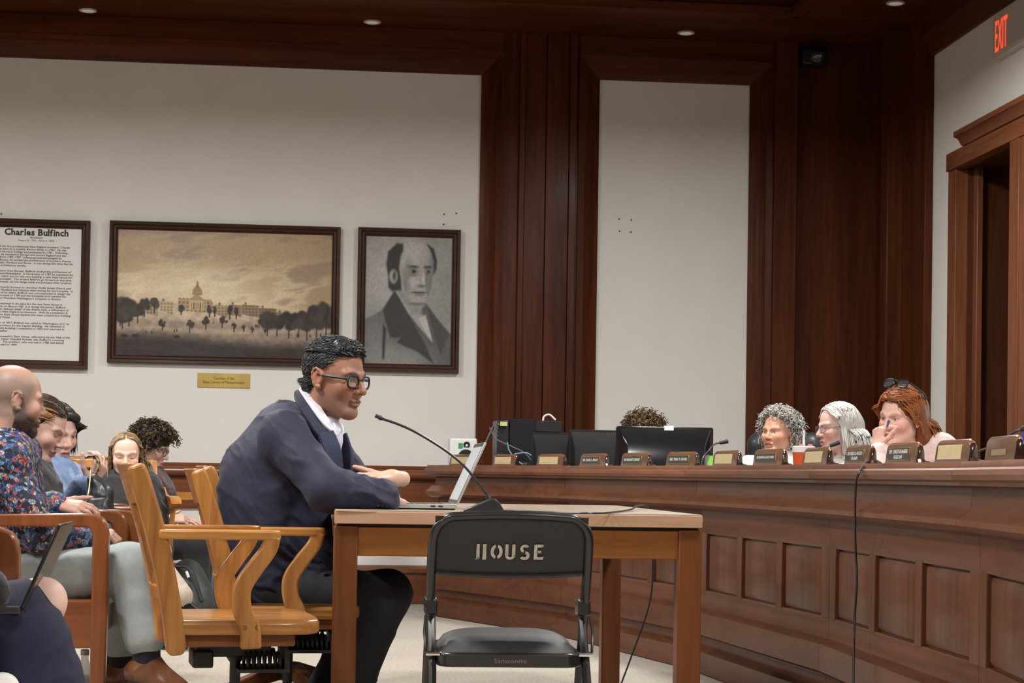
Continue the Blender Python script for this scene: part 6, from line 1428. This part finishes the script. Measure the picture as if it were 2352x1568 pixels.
p = at(1935, 1010, 9.1); office_chair('black office chair behind the woman with white hair', V3(p.x+.22, p.y+.0, 0), 185, .98, .46)
p = at(2080, 1010, 7.8); office_chair('black office chair behind the red-haired woman', V3(p.x+.16, p.y+.12, 0), 205, .98, .46)

# ================================================================== THINGS ON THE DAIS DESK
def on_desk(px, o=-.32):
    i, q, d, n = dais_at(px, o); return V3(q.x, q.y, .755), d, n
# monitors (seen from behind)
GLB = mat('monitor_gloss', (.010, .010, .012), .12, coat=.5); MTB = mat('monitor_matt', (.010, .0105, .011), .6, spec=.25)
def monitor(label, x0, x1, ytop, Y, a, mt, deep=.05, zb=.80):
    A, B = at(x0, ytop, Y), at(x1, ytop, Y); w_ = (B-A).length; c = (A+B)/2; h = c.z-zb
    t = thing('monitor', label, 'monitor', (c.x, c.y, .755), a)
    z1 = c.z-.755; z0 = zb-.755
    MB().prism(rrect(w_, z1-z0, .012, 4, 0, (z0+z1)/2), .0, .022, 'y').build('bezel', mt, t, world=False, bevel=.003)
    v = [(-w_*.47, .0, z0+.02), (w_*.47, .0, z0+.02), (w_*.47, .0, z1-.012), (-w_*.47, .0, z1-.012), (-w_*.38, -deep, z0+.05), (w_*.38, -deep, z0+.05), (w_*.40, -deep*.8, z1-.10), (-w_*.40, -deep*.8, z1-.10)]
    MB().add(v, [(0, 1, 5, 4), (1, 2, 6, 5), (2, 3, 7, 6), (3, 0, 4, 7), (4, 5, 6, 7)]).build('rear_shell', mt, t, world=False, bevel=.004)
    MB().box(-.03, .03, -.03, .0, .0, z0+.10).build('stand_neck', BLACKPL, t, world=False, bevel=.004)
    MB().prism(rrect(.24, .18, .04, 4, 0, .0), .0, .012, 'z').build('stand_foot', BLACKPL, t, world=False, bevel=.003)
    MB().box(-w_*.48, w_*.48, .0215, .0235, z0+.015, z1-.015).build('screen', mat('screen_face', (.05, .06, .08), .2), t, world=False)
    return t, w_, z1, z0
mA, w_, z1, z0 = monitor('large glossy black monitor seen from behind on the dais desk', 1416, 1639, 980, 9.55, math.radians(0), GLB, .055)
MB().tube([(-w_*.36, -.052, z0+.085), (w_*.36, -.052, z0+.085)], .0035, 6).build('ridge', mat('ridge_gloss', (.05, .05, .052), .15), mA, world=False)
MB().box(-.005, .045, -.003, .025, z1-.028, z1+.006).build('sticker', mat('white_sticker', (.85, .85, .84), .5), mA, world=False)
mB, w_, z1, z0 = monitor('matt black monitor with grey ridge beside the larger monitor', 1308, 1424, 987, 10.15, math.radians(-2), MTB, .04)
MB().prism([(-.04, z0+.090), (-.052, z0+.098), (-.04, z0+.112), (-.02, z0+.112), (-.02, z0+.09)], -w_*.40, w_*.48, 'x').build('ridge', mat('ridge_grey', (.12, .12, .125), .35), mB, world=False)
mC, *_ = monitor('plain dark monitor beside the equipment tower', 1222, 1310, 993, 10.35, math.radians(3), mat('monitor_dark', (.011, .011, .012), .65, spec=.25), .03)
# black equipment tower with blanking panels
tw = at(1215, 963, 10.95)
t = thing('equipment_case', 'tall black equipment case with cables and a yellow label', 'equipment', (tw.x, 10.98, .755))
x0, x1, x2, x3 = at(1138, 1000, 10.9).x, at(1170, 1000, 10.9).x, at(1228, 1000, 10.9).x, at(1291, 1000, 10.9).x
zt1, zt2 = at(1200, 962, 10.9).z, at(1260, 966, 10.9).z
MTT = mat('case_black', (.009, .009, .010), .6, spec=.25)
MB().box(x1, x2, 10.88, 11.22, .755, zt1).build('main_case', MTT, t, bevel=.005)
MB().box(x0+.01, x1, 10.90, 11.20, .755, zt1-.008).build('side_panel', mat('case_side', (.010, .010, .011), .4), t, bevel=.004)
MB().box(x2, x3, 10.90, 11.15, zt2-.068, zt2).build('upper_box', mat('box_black', (.006, .006, .007), .45), t, bevel=.003)
MB().box(x1+.02, x2+.03, 10.868, 10.885, .80, .955).build('front_recess', mat('recess_black', (.005, .005, .006), .6), t)
px_ = at(1207, 1000, 10.86); MB().box(px_.x-.012, px_.x+.012, 10.855, 10.875, .84, .95).build('grey_upright', mat('upright_grey', (.07, .07, .065), .5), t, bevel=.002)
c = at(1157, 973, 10.86); MB().box(c.x-.020, c.x+.022, 10.862, 10.882, c.z-.013, c.z+.013).build('yellow_label', mat('yellow_label', (.46, .50, .20), .7), t)
for k in range(4): c = at(1141, 974+9*k, 10.88); MB().tube([c, c+V3(.012, -.012, 0)], .005, 8).build('connector', CHROME, t)
c0, c1 = at(1133, 980, 10.86), at(1114, 1022, 10.84); MB().tube([c0, c1], .009, 6).build('antenna', BLACKPL, t)
MB().tube(spline([at(1247, 966, 10.95), at(1250, 956, 10.95), at(1262, 952, 10.95), at(1276, 964, 10.95)], 6), .006, 8).build('white_cable', mat('white_cable', (.7, .7, .66), .5), t)
for nm, col, pts in (('grey_cable', (.10, .10, .105), [(1124, 981), (1140, 1008), (1175, 1025), (1205, 1040), (1226, 1064)]), ('blue_cable', (.16, .34, .46), [(1165, 1015), (1170, 1035), (1185, 1055), (1200, 1066)]), ('blue_cable', (.12, .28, .42), [(1182, 1042), (1210, 1040), (1228, 1055), (1222, 1067)])):
    MB().tube(spline([at(x, y, 10.80) for x, y in pts], 6), .0042, 6).build(nm, mat(nm, col, .5), t)
# white desktop loudspeaker
sp = at(1064, 1006, 11.40); x0, x1 = at(1033, 1030, 11.40).x, at(1096, 1030, 11.40).x
t = thing('desktop_speaker', 'small white loudspeaker with green sticker on the dais end', 'speaker', (sp.x, 11.48, .755))
WS = mat('speaker_white', (.72, .73, .73), .45)
MB().box(x0, x1, 11.40, 11.58, .756, sp.z).build('cabinet', WS, t, bevel=.012, seg=3)
for px, py, r in ((1072, 1022, .022), (1070, 1050, .050)):
    c = at(px, py, 11.399); Mx = Matrix.Translation(c) @ Matrix.Rotation(math.pi/2, 4, 'X')
    MB().lathe([(r*1.25, 0), (r*1.2, .004), (r, .003)], 20, M=Mx, close=False).build('driver_ring', WS, t); MB().lathe([(.001, -.004), (r*.5, .001), (r, .002)], 20, M=Mx, close=False).build('driver_cone', mat('cone_black', (.015, .015, .016), .5), t)
c = at(1058, 1023, 11.397); MB().box(c.x-.013, c.x+.013, 11.394, 11.400, c.z-.016, c.z+.016).build('green_sticker', mat('green_sticker', (.06, .30, .08), .6), t)
c = at(1088, 1030, 11.397); MB().lathe([(.001, .006), (.006, .006), (.007, 0)], 10, M=Matrix.Translation(c) @ Matrix.Rotation(math.pi/2, 4, 'X')).build('knob', CHROME, t)
# gooseneck microphones on the dais
def goose(label, pts, Y, r=.0042, head=.011):
    P_ = [at(x, y, yy) for (x, y), yy in zip(pts, Y if isinstance(Y, (list, tuple)) else [Y]*len(pts))]
    t = thing('gooseneck_microphone', label, 'microphone', (P_[0].x, P_[0].y, .755))
    MB().tube(spline([V3(P_[0].x, P_[0].y, .765)]+P_, 6), r, 6).build('stem', mat('mic_stem', (.12, .12, .125), .3, .7), t)
    d = (P_[-1]-P_[-2]).normalized(); MB().tube([P_[-1]-d*.01, P_[-1]+d*.03], [head*.75, head], 10).build('capsule', BLACKPL, t)
    MB().lathe([(.045, 0), (.045, .008), (.03, .016), (.008, .02)], 16, (P_[0].x, P_[0].y, .755)).build('base', BLACKPL, t)
goose('thin gooseneck microphone beside the large monitor', [(1612, 1062), (1628, 1035), (1641, 1020), (1658, 1016)], 8.6)
goose('gooseneck microphone in front of the white-haired woman', [(1885, 1040), (1897, 1027), (1912, 1021)], 7.3, .004, .012)
goose('gooseneck microphone in front of the empty office chair', [(2238, 1054), (2280, 1024), (2330, 992), (2352, 984)], [5.6, 5.5, 5.35, 5.3], .0042)
# tumblers
def cup(label, px, ytop, Y, col, lid, straw, r=.04, scol=(.8, .8, .8), zb=.755, tilt=0):
    c = at(px, ytop, Y); t = thing('tumbler', label, 'cup', (c.x, c.y, zb)); h = c.z-zb
    MB().lathe([(r*.78, 0), (r, h-.03)], 20, (c.x, c.y, zb)).build('body', mat('cup_%s' % label[:6], col, .35), t)
    MB().lathe([(r*1.03, h-.03), (r*1.05, h-.004), (r*.9, h), (.001, h)], 20, (c.x, c.y, zb)).build('lid', mat('lid_%s' % label[:6], lid, .4), t)
    MB().tube([(c.x, c.y, zb+h-.005), (c.x+tilt, c.y, zb+h+straw)], .0055, 8).build('straw', mat('straw_%s' % label[:6], scol, .4), t)
    return t, c
t, c = cup('orange-red tumbler with white lid and straw on the dais', 1846, 1024, 8.5, (.62, .10, .03), (.80, .80, .80), .075, .052)
for k in (-1, 1): MB().tube([(c.x+k*.022-.008, c.y-.03, c.z+.002), (c.x+k*.022+.012, c.y-.03, c.z+.002)], .007, 8).build('lid_tab', mat('tab_red', (.75, .12, .06), .4), t)
cup('blue tumbler with blue straw at the end of the dais', 2347, 1040, 5.0, (.02, .035, .22), (.55, .57, .68), .06, .038, (.02, .04, .5), tilt=.008)
gl = at(1634, 1055, 9.1); t = thing('green_bottle', 'bright green bottle half hidden behind a name plate', 'bottle', (gl.x, gl.y, .755))
MB().lathe([(.024, 0), (.024, gl.z-.755-.02), (.012, gl.z-.755+.01), (.012, gl.z-.755+.02)], 16, (gl.x, gl.y, .755)).build('body', mat('lime_green', (.20, .50, .06), .4), t)
# black cable hanging over the dais front
cb = thing('hanging_cable', 'black cable hanging down over the front of the dais', 'cable', (1.74, 6.2, 0))
def df(px, py, o): 
    i, q, d, n = dais_at(px, o, py); r = FW+RT*((px-CX)/F)-UP*((py-CY)/F); return V3(q.x, q.y, H+r.z*(q.y/r.y))
MB().tube(spline([df(2022, 1062, -.12)+V3(0, 0, .0), df(2010, 1057, -.06), df(1992, 1060, .02), df(1975, 1082, .092), df(1966, 1110, .095), df(1964, 1180, .080), df(1965, 1260, .06), df(1968, 1330, .055), df(1963, 1420, .06), df(1961, 1500, .07), df(1960, 1580, .08)], 8), .0040, 8).build('cable', BLACKPL, cb)

# ================================================================== THINGS ON THE TESTIMONY TABLE
lp = thing('laptop', 'silver laptop open on the table in front of the man', 'laptop', tuple(at(1030, 1165, 6.1)))
SIL = mat('laptop_silver', (.50, .50, .49), .35, .6); ZT = .7558
# hinge line runs away from the viewer; the screen faces the man
a0 = at_z(1082, 1166, ZT+.02); Rb = Matrix.Translation((a0.x+.008, 5.98, ZT)) @ Matrix.Rotation(math.radians(.8), 4, 'Z')
MB(Rb).prism([(-.232, .004), (.0, .004), (.004, .010), (.0, .019), (-.20, .017), (-.232, .012)], 0, .335, 'y').build('base', SIL, lp, bevel=.0015)
for k, (u0, u1) in enumerate(((-.085, -.069), (-.060, -.045))): MB(Rb).box(u0, u1, -.0006, .002, .0085, .0135).build('usb_port', mat('port_black', (.01, .01, .011), .4), lp)
for r_ in range(5):
    for c_ in range(13): MB(Rb).box(-.045-.026*r_-.009, -.045-.026*r_+.009, .03+.021*c_, .03+.021*c_+.017, .0175, .0192).build('key', mat('key_dark', (.10, .10, .105), .5), lp) if (r_, c_) != (4, 99) else None
for u in (-.215, -.01): 
    for v_ in (.02, .31): MB(Rb).lathe([(.007, -.001), (.007, .005)], 10, (u, v_, 0)).build('rubber_foot', BLACKPL, lp)
ang = math.radians(66); Rl = Rb @ Matrix.Translation((.0, 0, .016)) @ Matrix.Rotation(-ang, 4, 'Y')
MB(Rl).box(.004, .226, .0, .335, -.005, .0025).build('lid', SIL, lp, bevel=.0015)
MB(Rl).box(.006, .224, .003, .332, .0024, .0034).build('bezel', mat('bezel_dark', (.03, .03, .032), .35), lp)
SCR = mat('laptop_screen', (.30, .31, .32), .3, emit=(.75, .78, .8), es=.30)
MB(Rl).box(.016, .210, .010, .325, .0034, .0040).build('screen', SCR, lp)
mc = thing('table_microphone', 'black gooseneck microphone on wedge base standing on the table', 'microphone', tuple(at_z(1110, 1173, ZT)))
b0 = at_z(1062, 1173, ZT); b1 = at_z(1154, 1174, ZT); yb = b0.y-.0; wv = (b1-b0).length
MB(Matrix.Translation((b0.x, 5.80, ZT)) @ Matrix.Rotation(math.radians(-4), 4, 'Z')).prism([(0, 0), (wv, 0), (wv*.98, .006), (wv*.86, .032), (wv*.76, .041), (wv*.66, .040), (.004, .006)], -.035, .075, 'y').build('base', mat('mic_base', (.035, .036, .038), .28, .3), mc, bevel=.006, seg=3)
gp = [at(1124, 1141, 5.81), at(1113, 1128, 5.81), at(1090, 1098, 5.81), at(1062, 1066, 5.81), at(1020, 1032, 5.81), at(960, 995, 5.80), at(917, 975, 5.80), at(885, 964, 5.80), at(878, 961, 5.80)]
MB().tube(spline(gp, 5), .0040, 8).build('gooseneck', mat('mic_black', (.014, .014, .015), .38), mc)
d = (gp[-1]-gp[-2]).normalized(); MB().tube([gp[-1]-d*.004, gp[-1]+d*.004, gp[-1]+d*.010, gp[-1]+d*.012, gp[-1]+d*.024], [.005, .008, .008, .006, .0065], 10).build('capsule', BLACKPL, mc)
MB().tube([at(1124, 1145, 5.81), at(1119, 1136, 5.81)], [.009, .007], 10).build('neck_socket', BLACKPL, mc)
cbl = thing('microphone_cable', 'thin black microphone cable running across the table to the floor', 'cable', tuple(at_z(1160, 1174, ZT)))
zz = ZT+.0035
cp_ = [V3(*at_z(x, y, zz)[:2], zz) for x, y in ((1150, 1173), (1200, 1174), (1300, 1177), (1380, 1178))]
cp_ += [V3(1.02, 6.10, zz+.002), V3(1.10, 6.40, zz+.012), V3(1.17, 6.62, zz+.010), V3(1.205, 6.70, .74), V3(1.212, 6.70, .60), V3(1.19, 6.62, .42), V3(1.10, 6.50, .22), V3(1.0, 6.3, .06), V3(.95, 6.1, .006), V3(.9, 5.7, .006)]
MB().tube(spline(cp_, 6), .0034, 6).build('cable', BLACKPL, cbl)
